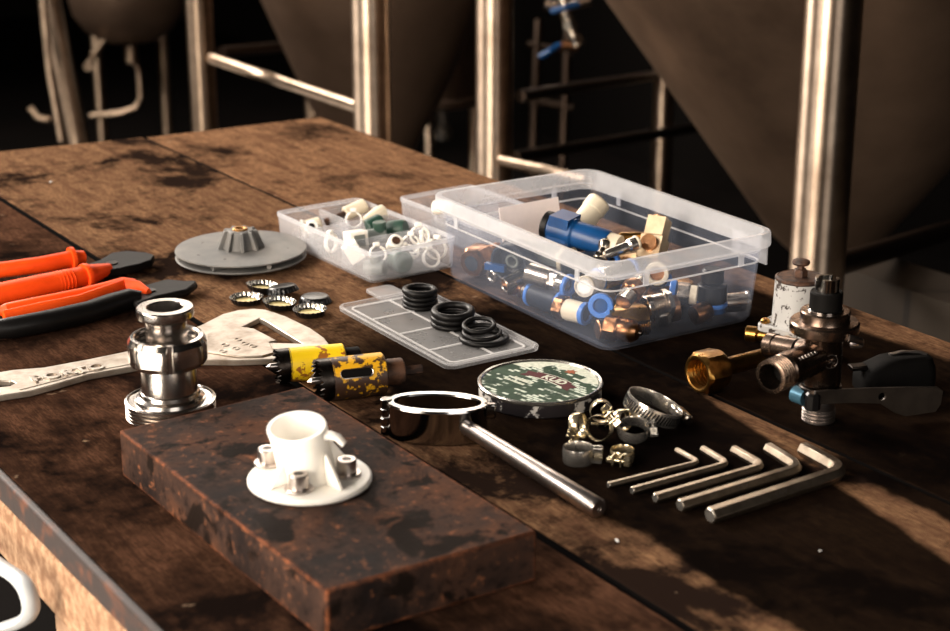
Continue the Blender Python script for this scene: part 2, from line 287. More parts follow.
# ------------------------------------------------------------------ mesh building
def frame(o, z, x=None):
    z = Vector(z).normalized(); h = Vector(x) if x is not None else (Vector((0, 0, 1)) if abs(z.z) < 0.9 else Vector((1, 0, 0)))
    x = (h - z * h.dot(z)).normalized(); y = z.cross(x)
    m = Matrix((x, y, z)).transposed().to_4x4(); m.translation = Vector(o); return m
def T(x=0, y=0, z=0): return Matrix.Translation((x, y, z))
def RZ(a): return Matrix.Rotation(a, 4, 'Z')
class MB:
    def __init__(s): s.v = []; s.f = []
    def add(s, vs, fs, mx=None):
        n = len(s.v)
        s.v += [(mx @ Vector(v)) if mx is not None else Vector(v) for v in vs]
        s.f += [[i + n for i in f] for f in fs]; return s
    def box(s, sx, sy, sz, c=(0, 0, 0), mx=None):
        x, y, z = sx / 2, sy / 2, sz / 2; cx, cy, cz = c
        vs = [(cx + a * x, cy + b * y, cz + d * z) for a in (-1, 1) for b in (-1, 1) for d in (-1, 1)]
        return s.add(vs, [(0, 1, 3, 2), (4, 6, 7, 5), (0, 4, 5, 1), (2, 3, 7, 6), (0, 2, 6, 4), (1, 5, 7, 3)], mx)
    def loft(s, loops, mx=None, cap0=True, cap1=True, ring=False):
        n = len(loops[0]); vs = [p for l in loops for p in l]; fs = []
        k = len(loops)
        for i in range(k if ring else k - 1):
            a = i * n; b = ((i + 1) % k) * n
            for j in range(n): fs.append((a + j, a + (j + 1) % n, b + (j + 1) % n, b + j))
        if not ring:
            if cap0: fs.append(tuple(reversed(range(n))))
            if cap1: fs.append(tuple(range((k - 1) * n, k * n)))
        return s.add(vs, fs, mx)
    def lathe(s, prof, seg=32, mx=None, ring=False, cap0=True, cap1=True, ph=0.0, ry=1.0):
        loops = [[(r * cos(2 * pi * j / seg + ph), ry * r * sin(2 * pi * j / seg + ph), z) for j in range(seg)] for r, z in [(max(r, 1e-5), z) for r, z in prof]]
        return s.loft(loops, mx, cap0, cap1, ring)
    def cyl(s, r, z0, z1, seg=24, mx=None, b=0.0, ph=0.0):
        if b: return s.lathe([(r - b, z0), (r, z0 + b), (r, z1 - b), (r - b, z1)], seg, mx, ph=ph)
        return s.lathe([(r, z0), (r, z1)], seg, mx, ph=ph)
    def pipe(s, ro, ri, z0, z1, seg=28, mx=None, b=0.0006, ph=0.0):
        return s.lathe([(ro - b, z0), (ro, z0 + b), (ro, z1 - b), (ro - b, z1), (ri + b, z1), (ri, z1 - b), (ri, z0 + b), (ri + b, z0)], seg, mx, ring=True, ph=ph)
    def torus(s, Rr, r, seg=36, sub=12, mx=None):
        return s.lathe([(Rr + r * cos(2 * pi * k / sub), r * sin(2 * pi * k / sub)) for k in range(sub)], seg, mx, ring=True)
    def tube(s, pts, r, seg=12, up=None, flat=1.0, mx=None, closed=False, ph=0.0):
        pts = [Vector(p) for p in pts]; n = len(pts); loops = []
        prev = None
        for i, p in enumerate(pts):
            if closed: t = (pts[(i + 1) % n] - pts[i - 1])
            else: t = pts[min(i + 1, n - 1)] - pts[max(i - 1, 0)]
            t.normalize()
            if up is not None: u = Vector(up)
            elif prev is not None: u = prev
            else: u = Vector((0, 0, 1)) if abs(t.z) < 0.9 else Vector((1, 0, 0))
            u = (u - t * u.dot(t)).normalized(); prev = u; sd = t.cross(u)
            rq = r[i] if isinstance(r, list) else r
            if isinstance(rq, (list, tuple)): ra, rb = rq
            else: ra, rb = rq, rq * flat
            loops.append([p + sd * (ra * cos(2 * pi * j / seg + ph)) + u * (rb * sin(2 * pi * j / seg + ph)) for j in range(seg)])
        return s.loft(loops, mx, ring=closed)
    def prism(s, out, z0, z1, holes=(), mx=None):
        polys = [list(out)] + [list(h) for h in holes]
        flat = [p for q in polys for p in q]; n = len(flat)
        tris = tessellate_polygon([[Vector((p[0], p[1], 0)) for p in q] for q in polys])
        vs = [(p[0], p[1], z0) for p in flat] + [(p[0], p[1], z1) for p in flat]
        fs = [tuple(t) for t in tris] + [tuple(i + n for i in t) for t in tris]
        b = 0
        for q in polys:
            m = len(q)
            for j in range(m): fs.append((b + j, b + (j + 1) % m, b + (j + 1) % m + n, b + j + n))
            b += m
        return s.add(vs, fs, mx)
    def build(s, name, mat, parent=None, loc=None, rot=None, sharp=32, bevel=0.0, seg=2, recalc=True):
        me = bpy.data.meshes.new(name)
        me.from_pydata([tuple(v) for v in s.v], [], s.f)
        bm = bmesh.new(); bm.from_mesh(me)
        bmesh.ops.remove_doubles(bm, verts=bm.verts, dist=2e-6)
        if recalc: bmesh.ops.recalc_face_normals(bm, faces=bm.faces)
        bm.to_mesh(me); bm.free()
        for p in me.polygons: p.use_smooth = True
        me.set_sharp_from_angle(angle=R(sharp))
        me.materials.append(M[mat] if isinstance(mat, str) else mat)
        o = bpy.data.objects.new(name, me); COL.objects.link(o)
        if parent is not None: o.parent = parent
        if loc is not None: o.location = loc
        if rot is not None: o.rotation_euler = rot
        if bevel:
            b = o.modifiers.new('bevel', 'BEVEL'); b.width = bevel; b.segments = seg; b.limit_method = 'ANGLE'; b.angle_limit = R(40)
        return o
def rr(wx, wy, r, z, n=5, cx=0, cy=0):
    pts = []
    for qx, qy, a0 in ((1, 1, 0), (-1, 1, pi / 2), (-1, -1, pi), (1, -1, 3 * pi / 2)):
        for k in range(n + 1):
            a = a0 + pi / 2 * k / n
            pts.append((cx + qx * (wx / 2 - r) + r * cos(a), cy + qy * (wy / 2 - r) + r * sin(a), z))
    return pts
def tag(o, label=None, cat=None, group=None, kind=None):
    if label: o['label'] = label
    if cat: o['category'] = cat
    if group: o['group'] = group
    if kind: o['kind'] = kind
    return o
def thing(name, label, cat, loc, rot=(0, 0, 0), group=None):
    o = bpy.data.objects.new(name, None); COL.objects.link(o); o.empty_display_size = 0.02
    o.location = loc; o.rotation_euler = rot
    return tag(o, label, cat, group)
def copy_tree(o, loc, rot, label, group=None):
    c = o.copy(); COL.objects.link(c); c.location = loc; c.rotation_euler = rot; c['label'] = label
    if group: c['group'] = group
    for ch in list(o.children):
        d = ch.copy(); COL.objects.link(d); d.parent = c
        for g in list(ch.children):
            e = g.copy(); COL.objects.link(e); e.parent = d
    return c
def text_mesh(name, txt, size, depth, mat, parent, mx, bold=0.0):
    cu = bpy.data.curves.new(name, 'FONT'); cu.body = txt; cu.size = size; cu.extrude = depth; cu.offset = bold
    cu.align_x = 'CENTER'; cu.align_y = 'CENTER'
    tmp = bpy.data.objects.new(name, cu); COL.objects.link(tmp)
    dg = bpy.context.evaluated_depsgraph_get(); me = bpy.data.meshes.new_from_object(tmp.evaluated_get(dg))
    bpy.data.objects.remove(tmp); me.transform(mx); me.materials.clear(); me.materials.append(M[mat])
    o = bpy.data.objects.new(name, me); COL.objects.link(o); o.parent = parent; return o
def L(p, root):                  # world point -> offset from a root with no rotation
    return Vector(p) - Vector(root)
# ================================================================== SETTING
def struct(name, mb, mat, **k):
    return tag(mb.build(name, mat, **k), kind='structure')
struct('floor', MB().box(11, 12, 0.1, (0.6, 2.6, -0.05)), 'floor')
struct('wall_right', MB().box(0.10, 2.3, 0.60, (1.80, 0.57, 0.30)), 'tiles')
struct('wall_side', MB().box(0.12, 9.4, 3.2, (3.56, 3.8, 1.6)), 'darkwall')
struct('wall_back', MB().box(9.0, 0.12, 3.2, (-0.95, 8.5, 1.6)), 'darkwall')

# ------------------------------------------------------------------ workbench
bench = thing('workbench', 'old stained wooden workbench with three wide planks and a pale raw edge', 'workbench', (0.77, 1.3, 0))
BL = Vector((0.77, 1.3, 0))
def plank(x0, x1, ya, yb, mat, name='plank', edge=None):
    o = [(x0 - BL.x, 0.42 - BL.y), (x1 - BL.x, 0.42 - BL.y), (x1 - BL.x, yb - BL.y), (x0 - BL.x, ya - BL.y)]
    pl = MB().prism(o, TZ - 0.022, TZ).build(name, mat, bench, bevel=0.001, seg=1)
    pl.data.materials.append(M['painted_shade'])
    for f in pl.data.polygons:
        if abs(f.normal.z) < 0.5 and abs(f.normal.x) > 0.5: f.material_index = 1
    return pl
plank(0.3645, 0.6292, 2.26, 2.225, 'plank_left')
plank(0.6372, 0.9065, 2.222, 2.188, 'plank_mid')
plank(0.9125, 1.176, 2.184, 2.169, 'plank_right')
MB().box(0.0066, 1.82, 0.0215, (0.3611 - BL.x, 1.33 - BL.y, TZ - 0.0112)).build('edge_strip', 'chamfer', bench, bevel=0.002)
MB().box(0.03, 1.84, 0.05, (0.373 - BL.x, 1.33 - BL.y, TZ - 0.0475)).build('apron', 'edgewood', bench, bevel=0.003)
MB().box(0.03, 1.76, 0.06, (1.15 - BL.x, 1.28 - BL.y, TZ - 0.0525)).build('apron', 'edgewood', bench, bevel=0.003)
for yy in (0.5, 2.1):
    MB().box(0.74, 0.04, 0.06, (0.76 - BL.x, yy - BL.y, TZ - 0.0525)).build('crossbeam', 'legwood', bench, bevel=0.002)
for xx, yy in ((0.43, 0.56), (0.396, PX(62, 615, x=0.362).y - 0.02), (1.09, 0.56), (0.43, 2.03), (1.09, 2.03)):
    MB().box(0.07, 0.07, TZ - 0.0225, (xx - BL.x, yy - BL.y, (TZ - 0.0225) / 2)).build('leg', 'legwood', bench, bevel=0.003)

# ------------------------------------------------------------------ white chair below the near edge
cx = 0.335
ch = thing('plastic_chair', 'white plastic chair with a rounded loop arm under the near bench edge', 'chair', (0.12, 0.95, 0))
def chair_arm(x):
    px = [(-70, 516), (-30, 545), (0, 566), (18, 578), (27, 590), (31, 605), (29, 615), (20, 622), (0, 629), (-30, 640), (-70, 652)]
    q_ = [Vector((a, b)) for a, b in px]; sm = []
    for i in range(len(q_) - 1):                       # rounded corners
        p0, p1, p2, p3 = q_[max(i - 1, 0)], q_[i], q_[i + 1], q_[min(i + 2, len(q_) - 1)]
        for t in (0, .25, .5, .75): sm.append(0.5 * ((2 * p1) + (p2 - p0) * t + (2 * p0 - 5 * p1 + 4 * p2 - p3) * t * t + (3 * p1 - p0 - 3 * p2 + p3) * t ** 3))
    pts = [PX(a.x, a.y, x=cx) for a in sm + [q_[-1]]]
    loop = [Vector((x, p.y, p.z)) - ch.location for p in pts]
    return MB().tube(loop, [(0.0045, 0.0065)] * len(loop), 10, up=(1, 0, 0))
A0 = PX(-70, 516, x=cx); A1 = PX(-70, 652, x=cx)
for x in (cx, cx - 0.46): chair_arm(x).build('arm', 'chairwhite', ch)
seat_z = A1.z - 0.05
yb = A0.y + 0.02
MB().box(0.50, 0.44, 0.03, (-0.015, yb - 0.20 - ch.location.y, seat_z)).build('seat', 'chairwhite', ch, bevel=0.01)
MB().box(0.50, 0.025, A0.z - seat_z + 0.04, (-0.015, yb + 0.015 - ch.location.y, (A0.z + seat_z) / 2 + 0.01)).build('backrest', 'chairwhite', ch, bevel=0.01)
for sx in (-1, 1):
    for dy in (0, -0.37):
        MB().box(0.03, 0.03, seat_z - 0.016, (-0.015 + sx * 0.22, yb - 0.02 + dy - ch.location.y, (seat_z - 0.016) / 2)).build('leg', 'chairwhite', ch, bevel=0.006)

# ------------------------------------------------------------------ tanks behind the bench
def pole(root, px, py, depth, rad, top=1.75, name='leg', mat='pole', dx=0.0):
    p = PD(px, py, depth)
    a = Vector((p.x, p.y, 0.0)); b = Vector((p.x, p.y, top))
    if dx: a = a + RT * dx
    c0 = Vector((p.x, p.y, 0))
    MB().tube([a - c0, b - c0], rad, 32).build(name, mat, root, c0 - root.location)
    return p
def rail(root, a, b, rad, mat='pole', name='rail'):
    return MB().tube([a - root.location, b - root.location], rad, 18).build(name, mat, root)
# large cone at the right
ap = PD(835, 130, 3.0)
t3 = thing('fermenter_tank', 'large dull steel tank with a wide conical bottom behind the bench, at the right', 'tank', (ap.x, ap.y, 0))
zt = TZ
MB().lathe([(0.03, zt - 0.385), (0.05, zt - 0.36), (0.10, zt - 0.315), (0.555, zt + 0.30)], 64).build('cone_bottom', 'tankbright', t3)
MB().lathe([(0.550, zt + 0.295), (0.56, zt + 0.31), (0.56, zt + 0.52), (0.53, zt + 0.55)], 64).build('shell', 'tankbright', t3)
MB().lathe([(0.03, zt - 0.45), (0.03, zt - 0.385)], 24).build('outlet', 'shadowtube', t3)
pF = pole(t3, 828, 100, 2.2, 0.0365); pE = pole(t3, 494.5, 80, 3.26, 0.035)
pG = pole(t3, 662, 150, 4.15, 0.026, top=1.2)
e_ = PD(585, 180, 3.15); MB().tube([PD(500, 160, 3.26) - t3.location, e_ - t3.location, e_ - t3.location + Vector((.03, 0, -.02)), Vector((e_.x + .03, e_.y, 0)) - t3.location], 0.010, 16).build('drain_pipe', 'pole', t3)
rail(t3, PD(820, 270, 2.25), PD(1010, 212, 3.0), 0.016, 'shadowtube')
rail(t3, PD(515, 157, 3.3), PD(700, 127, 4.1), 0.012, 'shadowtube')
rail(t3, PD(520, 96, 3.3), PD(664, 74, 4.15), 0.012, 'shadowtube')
# tank in the middle with legs and the bright brace
am = PD(372, -40, 4.05)
t2 = thing('fermenter_tank', 'steel tank on round legs with a bright slanting brace, behind the far bench corner', 'tank', (am.x, am.y, 0))
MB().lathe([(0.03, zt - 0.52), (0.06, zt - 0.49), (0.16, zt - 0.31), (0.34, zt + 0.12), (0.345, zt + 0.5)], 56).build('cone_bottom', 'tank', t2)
pole(t2, 371.5, 60, 3.17, 0.035); pole(t2, 201.5, 60, 3.9, 0.030, mat='pole_shaded'); pole(t2, 312, 40, 4.5, 0.026, mat='pole_shaded')
rail(t2, PD(207, 57, 3.9), PD(360, 108, 3.2), 0.011); rail(t2, PD(222, 52, 3.95), PD(345, 41, 4.5), 0.013, 'shadowtube')
# cylinder tank
a4 = PD(437, 60, 4.6)
t4 = thing('bright_tank', 'brown-grey upright cylinder tank between the two bright legs', 'tank', (a4.x, a4.y, 0))
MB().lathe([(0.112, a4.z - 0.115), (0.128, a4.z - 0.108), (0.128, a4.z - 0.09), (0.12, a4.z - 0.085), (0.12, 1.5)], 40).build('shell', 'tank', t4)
MB().lathe([(0.022, a4.z - 0.20), (0.022, a4.z - 0.17), (0.013, a4.z - 0.165), (0.013, a4.z - 0.115)], 18, T(-0.02, -0.06)).build('drain_valve', 'zinc', t4)
for dx, dy in ((0.085, -0.05), (-0.06, 0.08), (0.03, 0.09)):
    MB().cyl(0.014, 0, a4.z - 0.108, 16, T(dx, dy)).build('leg', 'pole', t4)
# dished tank far left
a1 = PD(128, 10, 5.2)
t1 = thing('dished_tank', 'round-bottomed steel tank at the far left with an outlet pipe below', 'tank', (a1.x, a1.y, 0))
MB().lathe([(0.02, a1.z - 0.095), (0.08, a1.z - 0.09), (0.13, a1.z - 0.06), (0.165, a1.z - 0.01), (0.18, a1.z + 0.06), (0.18, 1.55)], 44).build('dished_bottom', 'tank', t1)
pp = [PD(132, 47, 5.2), PD(134, 60, 5.2), PD(139, 72, 5.2), PD(141, 98, 5.2), PD(136, 108, 5.2), PD(120, 113, 5.2), PD(90, 116, 5.2)]
MB().tube([p - t1.location for p in pp], 0.010, 12).build('outlet_pipe', 'pole_shaded', t1)
MB().cyl(0.022, 0, 0.05, 16, T(*(PD(132, 62, 5.18) - t1.location))).build('outlet_valve', 'pole_shaded', t1)
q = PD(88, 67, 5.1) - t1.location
MB().tube([q, q + Vector((0.04, 0.06, 0.02)), Vector((q.x + 0.1, q.y + 0.02, q.z + 0.12))], [0.014, 0.012, 0.010], 14).build('sample_valve', 'pole_shaded', t1)
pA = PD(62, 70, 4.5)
MB().tube([PD(49, 0, 4.5) - t1.location + Vector((0, 0, 0.6)), PD(49, 0, 4.5) - t1.location, PD(78, 142, 4.5) - t1.location, PD(78, 142, 4.5) * 1 - t1.location - Vector((0, 0, PD(78, 142, 4.5).z))], 0.03, 20).build('leg', 'pole_shaded', t1)
MB().tube([PD(42, -10, 4.42) - t1.location, PD(50, 73, 4.42) - t1.location, PD(62, 142, 4.42) - t1.location], 0.011, 12).build('brace', 'pole_shaded', t1)
MB().tube([p - t1.location for p in (PD(30, 108, 4.6), PD(38, 118, 4.6), PD(50, 120, 4.6), PD(66, 118, 4.5))], 0.010, 12).build('elbow_pipe', 'pole_shaded', t1)
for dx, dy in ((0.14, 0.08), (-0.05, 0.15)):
    MB().cyl(0.02, 0, a1.z + 0.02, 14, T(dx, dy)).build('leg', 'pole_shaded', t1)
# stand behind
s5 = PD(548, 90, 5.0)
st = thing('pipe_stand', 'dim steel pipe ladder stand behind the tank legs, right of centre', 'stand', (s5.x, s5.y, 0))
for a in (533, 563):
    p0, p1 = PD(a + 6, 20, 5.0), PD(a, 150, 5.0)
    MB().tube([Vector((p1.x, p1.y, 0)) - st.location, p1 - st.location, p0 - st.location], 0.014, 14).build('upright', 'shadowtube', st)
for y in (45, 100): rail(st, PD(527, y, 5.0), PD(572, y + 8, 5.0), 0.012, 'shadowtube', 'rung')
# valve with blue handles, plumbed to the stand
vb = PD(570, 40, 3.7)
hexes_ = [((569, 22), (571, 30), 0.017), ((574, 38), (577, 44), 0.018), ((557, 7), (561, 8), 0.016)]
va = thing('sampling_valve', 'pair of small metal tap valves with blue butterfly handles on a hanging pipe', 'valve', vb)
D_ = lambda a, b, d=3.7: PD(a, b, d) - vb
MB().tube([D_(563, -60), D_(563, -6), D_(565, 10), D_(572, 33), D_(578, 46)], [0.010, 0.010, 0.014, 0.012, 0.016], 14).build('pipe', 'nickel', va)
MB().tube([D_(545, 4), D_(563, 8), D_(590, 0)], [0.013, 0.011, 0.012], 14).build('side_branch', 'nickel', va)
MB().tube([D_(578, 46), D_(566, 45), D_(552, 50)], [0.013, 0.011, 0.008], 12).build('stem', 'copperbrass', va)
for q0, q1, rq_ in hexes_: MB().cyl(rq_, 0, (D_(*q1) - D_(*q0)).length, 6, frame(D_(*q0), D_(*q1) - D_(*q0))).build('hex_collar', 'nickel', va)
for a, b, c, d in ((553, 11, 576, 5), (542, 56, 558, 46)):
    MB().tube([D_(a, b, 3.66), D_((a + c) / 2, (b + d) / 2, 3.64), D_(c, d, 3.66)], [(0.011, 0.007), (0.006, 0.006), (0.012, 0.007)], 10).build('handle', 'lightblue' if False else 'blue', va)
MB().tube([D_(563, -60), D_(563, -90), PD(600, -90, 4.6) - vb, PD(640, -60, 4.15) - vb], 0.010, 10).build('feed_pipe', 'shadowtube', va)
# ================================================================== STEEL BLOCK AND FLANGE
zb = 0.036
ca = [P(119, 430, zb), P(303, 386, zb), P(537, 531, zb), P(326, 591, zb)]
bc = sum(ca, Vector()) / 4; bc.z = TZ
MB().prism([((p - bc).x, (p - bc).y) for p in reversed(ca)], 0, zb).build('steel_block', 'rustblock', None, bc, bevel=0.0018)
o = bpy.data.objects['steel_block']
tag(o, 'thick rusty steel block lying under the white flanged spout', 'metal block')
# subdivide nothing: the wear is in its material
fl = P(309.7, 477, zb + 0.003)
fl.z = TZ + zb + 0.0002
fn = thing('flanged_spout', 'white plastic flanged spout bolted on a round base, on the rusty block', 'spout', fl)
holes = []
MB().lathe([(0.0415, 0), (0.0427, 0.001), (0.0427, 0.003), (0.0415, 0.0042), (0.016, 0.0042), (0.016, 0.0)], 64, ring=True).build('base_disc', 'white', fn)
lean = Vector((-0.0035, 0.0015, 0)) * 1.4
def spout():
    n = 48; loops = []
    prof = [(0.0205, 0.003), (0.0198, 0.008), (0.0196, 0.02), (0.0200, 0.034), (0.0205, 0.040), (0.0200, 0.0412), (0.0178, 0.0412), (0.0172, 0.039), (0.0165, 0.02), (0.0165, 0.003)]
    for r, z in prof:
        k = z / 0.042; lp = []
        for j in range(n):
            a = 2 * pi * j / n
            zz = z + (k ** 3) * 0.0035 * cos(a - R(40))
            lp.append((r * cos(a) + lean.x * k * 1.5, r * sin(a) + lean.y * k * 1.5, zz))
        loops.append(lp)
    return MB().loft(loops, ring=True)
spout().build('tube', 'white', fn)
for a in (R(10), R(100), R(190), R(280)):
    m = RZ(a) @ Matrix(((1, 0, 0, 0), (0, 0, 1, 0), (0, 1, 0, 0), (0, 0, 0, 1)))
    MB().prism([(0.0185, 0.003), (0.036, 0.003), (0.034, 0.006), (0.0185, 0.026)], -0.0015, 0.0015, mx=m).build('rib', 'white', fn, bevel=0.0006)
# tongue at the rim, towards the picture's right
d = (RT - Vector((FW.x, FW.y, 0)).normalized() * 0.25).normalized(); u = Vector((0, 0, 1))
s0 = lean * 1.4
MB().tube([s0 + d * 0.017 + u * 0.0355, s0 + d * 0.024 + u * 0.0365, s0 + d * 0.029 + u * 0.0355, s0 + d * 0.0335 + u * 0.0310], [(0.005, 0.0035), (0.0042, 0.003), (0.0038, 0.0026), (0.0030, 0.0022)], 12, up=u).build('tongue', 'white', fn)
for px, py in ((268, 463), (299, 489), (347, 474), (322, 447)):
    p = L(P(px, py, zb + 0.005), fl); p = Vector((p.x, p.y, 0.0042))
    b = MB().lathe([(0.0068, 0.0022), (0.0068, 0.0110), (0.0060, 0.0120), (0.0036, 0.0120), (0.0036, 0.0075)], 24, T(*p), cap1=True).build('bolt', 'rodsteel', fn)
    MB().pipe(0.0098, 0.0045, 0, 0.0022, 24, T(*p)).build('washer', 'rodsteel', b)
    MB().lathe([(0.0034, 0.0113), (0.0034, 0.0116)], 6, T(*p)).build('hex_socket', 'darksteel', b)

# ================================================================== STAINLESS UNION
fi = thing('pipe_union', 'stainless steel pipe union with a lobed ring nut, standing behind the rusty block', 'pipe fitting', (0.515, 1.217, TZ))
pr = [(0.031, 0)]
for k in range(4): pr += [(0.0362, 0.0006 + k * 0.003), (0.0362, 0.0018 + k * 0.003), (0.0345, 0.0026 + k * 0.003), (0.0345, 0.0030 + k * 0.003)]
pr += [(0.0365, 0.0130), (0.0365, 0.0145), (0.0345, 0.0152), (0.0335, 0.0138), (0.0285, 0.0138), (0.0275, 0.0165), (0.0245, 0.0185), (0.0238, 0.0215), (0.0226, 0.0225), (0.0215, 0.050), (0.0205, 0.052), (0.0165, 0.052)]
MB().lathe(pr, 72).build('threaded_base', 'steel', fi)
def nut():
    n = 160; loops = []
    prof = [(0.0265, 0.045), (0.0295, 0.0455), (0.0322, 0.0495), (0.0328, 0.0530), (0.0328, 0.0605), (0.0322, 0.0640), (0.0290, 0.0685), (0.0262, 0.0690), (0.0252, 0.0682), (0.0248, 0.0665), (0.0255, 0.0655), (0.0246, 0.0640), (0.0255, 0.0625), (0.0246, 0.0605), (0.0255, 0.059), (0.0246, 0.057), (0.0246, 0.046)]
    for i, (r, z) in enumerate(prof):
        lp = []
        for j in range(n):
            a = 2 * pi * j / n; rr_ = r
            if i in (1, 2, 3, 4, 5, 6):
                ph = (a * 6 / (2 * pi)) % 1.0
                if ph < 0.16: rr_ = min(r, 0.0293)                      # six grip slots
                else: rr_ = min(r, 0.0312 / max(0.9, cos((ph - 0.58) / 0.84 * R(46))))
            lp.append((rr_ * cos(a + 0.1), rr_ * sin(a + 0.1), z))
        loops.append(lp)
    return MB().loft(loops, ring=True)
nut().build('ring_nut', 'steel', fi, sharp=20)
MB().lathe([(0.0165, 0.050), (0.0165, 0.079), (0.0175, 0.082), (0.0222, 0.0845), (0.0228, 0.086), (0.0228, 0.0915), (0.0220, 0.0925), (0.0150, 0.0925), (0.0142, 0.0918), (0.0142, 0.05)], 64, ring=True).build('clamp_ferrule', 'steel', fi)
MB().pipe(0.0246, 0.0166, 0.050, 0.0525, 48).build('gasket', 'black', fi)

# ================================================================== IMPELLER
im = thing('pump_impeller', 'grey cast pump impeller with a slotted rim and finned hub', 'impeller', P(241, 249.5, 0.012) - Vector((0, 0, 0.012)))
MB().lathe([(0.022, 0), (0.028, 0.0015), (0.062, 0.0032), (0.067, 0.0045), (0.0685, 0.0058), (0.0675, 0.0068), (0.02, 0.0068)], 80).build('lower_disc', 'grey', im)
MB().lathe([(0.02, 0.0124), (0.0682, 0.0124), (0.0686, 0.0131), (0.0682, 0.0140), (0.060, 0.0150), (0.024, 0.0152), (0.018, 0.0152)], 80).build('upper_disc', 'grey', im)
for k in range(7):
    m = RZ(2 * pi * k / 7 + 0.3)
    MB().tube([(0.018, 0.0, 0.0096), (0.035, 0.006, 0.0096), (0.052, 0.004, 0.0096), (0.0655, -0.006, 0.0096)], [(0.0025, 0.0029)] * 4, 8, up=(0, 0, 1), mx=m).build('vane', 'grey', im)
hub = MB().lathe([(0.0195, 0.0150), (0.0135, 0.0330), (0.0125, 0.0338), (0.008, 0.0338), (0.008, 0.0150)], 40, ring=True)
hub.build('hub', 'grey', im)
for k in range(9):
    m = RZ(2 * pi * k / 9 + 0.15) @ Matrix(((1, 0, 0, 0), (0, 0, 1, 0), (0, 1, 0, 0), (0, 0, 0, 1)))
    MB().prism([(0.012, 0.0145), (0.0250, 0.0145), (0.0245, 0.0165), (0.0175, 0.0335), (0.012, 0.0335)], -0.0018, 0.0018, mx=m).build('fin', 'grey', im, bevel=0.0005)
MB().pipe(0.0079, 0.0045, 0.018, 0.0355, 24).build('bush', 'bronze', im)
for a, r_ in ((2.2, 0.045), (3.2, 0.05), (3.9, 0.047), (5.6, 0.05)):
    MB().cyl(0.0016, 0.0150, 0.01525, 10, T(r_ * cos(a), r_ * sin(a))).build('pin_mark', 'darksteel', im)

# ================================================================== BOTTLE CAPS
def cap_shell(inner):
    n = 21 * 8; loops = []
    if not inner: prof = [(0.0001, 0.0064, 0), (0.0110, 0.0064, 0), (0.0128, 0.0060, 0), (0.0139, 0.0050, 0.1), (0.0146, 0.0030, 0.6), (0.0155, 0.0006, 1.0), (0.0160, 0.0, 1.0), (0.0156, 0.0, 1.0)]
    else: prof = [(0.0156, 0.0, 1.0), (0.0151, 0.0008, 1.0), (0.0142, 0.0030, 0.6), (0.0135, 0.0046, 0.1), (0.0126, 0.0052, 0), (0.0122, 0.0052, 0)]
    for r, z, am in prof:
        lp = []
        for j in range(n):
            a = 2 * pi * j / n
            q = r + am * 0.0006 * cos(21 * a)
            lp.append((q * cos(a), q * sin(a), z))
        loops.append(lp)
    return MB().loft(loops, cap0=False, cap1=False)
capgroup = 'crown bottle caps'
def cap(loc, rot, label):
    c = thing('bottle_cap', label, 'bottle cap', loc, rot, capgroup)
    return c
cap0 = cap(P(315, 302) + Vector((0, 0, 0.0003)), (0, 0, 0.3), 'black crown cap lying top side up at the right end of the cap cluster')
cap_shell(False).build('shell', 'blackgloss', cap0, sharp=60)
cap_shell(True).build('crimped_edge', 'silverliner', cap0, sharp=60)
MB().cyl(0.0124, 0.0047, 0.0054, 40).build('liner', 'goldliner', cap0)
up_ = (pi, 0, 0)
def flipz(p, a, b, h=0.0066): return (p + Vector((0, 0, h)), (pi + a, b, random.random()))
copy_tree(cap0, P(283, 296) + Vector((0, 0, 0.0045)), (R(-9), R(5), 0.8), 'black crown cap top side up, leaning on upturned caps at the back')
for (px, py, a, b, lab) in ((263, 292, 0.05, 0.1, 'upturned crown cap mostly hidden behind the leaning black cap'),
                            (246.5, 303, 0.0, 0.0, 'upturned crown cap showing its golden liner, leftmost of the caps'),
                            (280, 309, 0.06, 0.03, 'upturned crown cap with golden liner in the middle of the front caps'),
                            (310, 315, 0.0, 0.0, 'upturned crown cap with golden liner nearest the wrench head')):
    lo, ro = flipz(P(px, py) + Vector((0, 0, 0.0016 if a else 0.0)), a, b)
    copy_tree(cap0, lo, ro, lab)

# ================================================================== ADJUSTABLE WRENCH
wz = 0.0065
up_edge = [(-52, 377), (-30, 373), (0, 371), (15, 368.5), (44, 366.3), (88, 358.2), (130, 349.6), (165, 340), (201, 324), (222, 313.4), (240, 308.9), (253, 307.6), (266, 308.7), (285, 315), (310, 326.8), (324, 336.5), (329, 343), (327, 350)]
lo_edge = [(318, 354.5), (296, 357), (274, 358), (237, 359.4), (204, 359), (170, 361), (137, 364.6), (88, 373.5), (59, 382), (30, 390), (0, 394.5), (-30, 399), (-55, 398), (-64, 388)]
wr0 = P(170, 352, 0); wr0.z = TZ + 0.0002
wroot = thing('adjustable_wrench', 'flat pale metal wrench with an open jaw slot, lying behind the pipe union', 'wrench', wr0)
def wp(a): v = L(P(a[0], a[1], wz), wr0); return (v.x, v.y)
hole = [wp(a) for a in ((242, 325.5), (259.5, 317), (266, 320.2), (303, 342.6), (267, 341.6), (277, 339.4), (254, 327.5))]
hang = [wp((8 + 11 * cos(t), 383 + 5.0 * sin(t) - 0.5 * cos(t))) for t in [2 * pi * k / 14 for k in range(14)]]
hang = [wp(a) for a in [(-25, 386), (-18, 381.5), (0, 379.3), (10, 379.5), (15.5, 382), (10, 385), (0, 386), (-18, 388.5)]]
MB().prism([wp(a) for a in up_edge + lo_edge], 0, wz - 0.001, holes=[hole, hang]).build('body', 'wrench', wroot, bevel=0.0009)
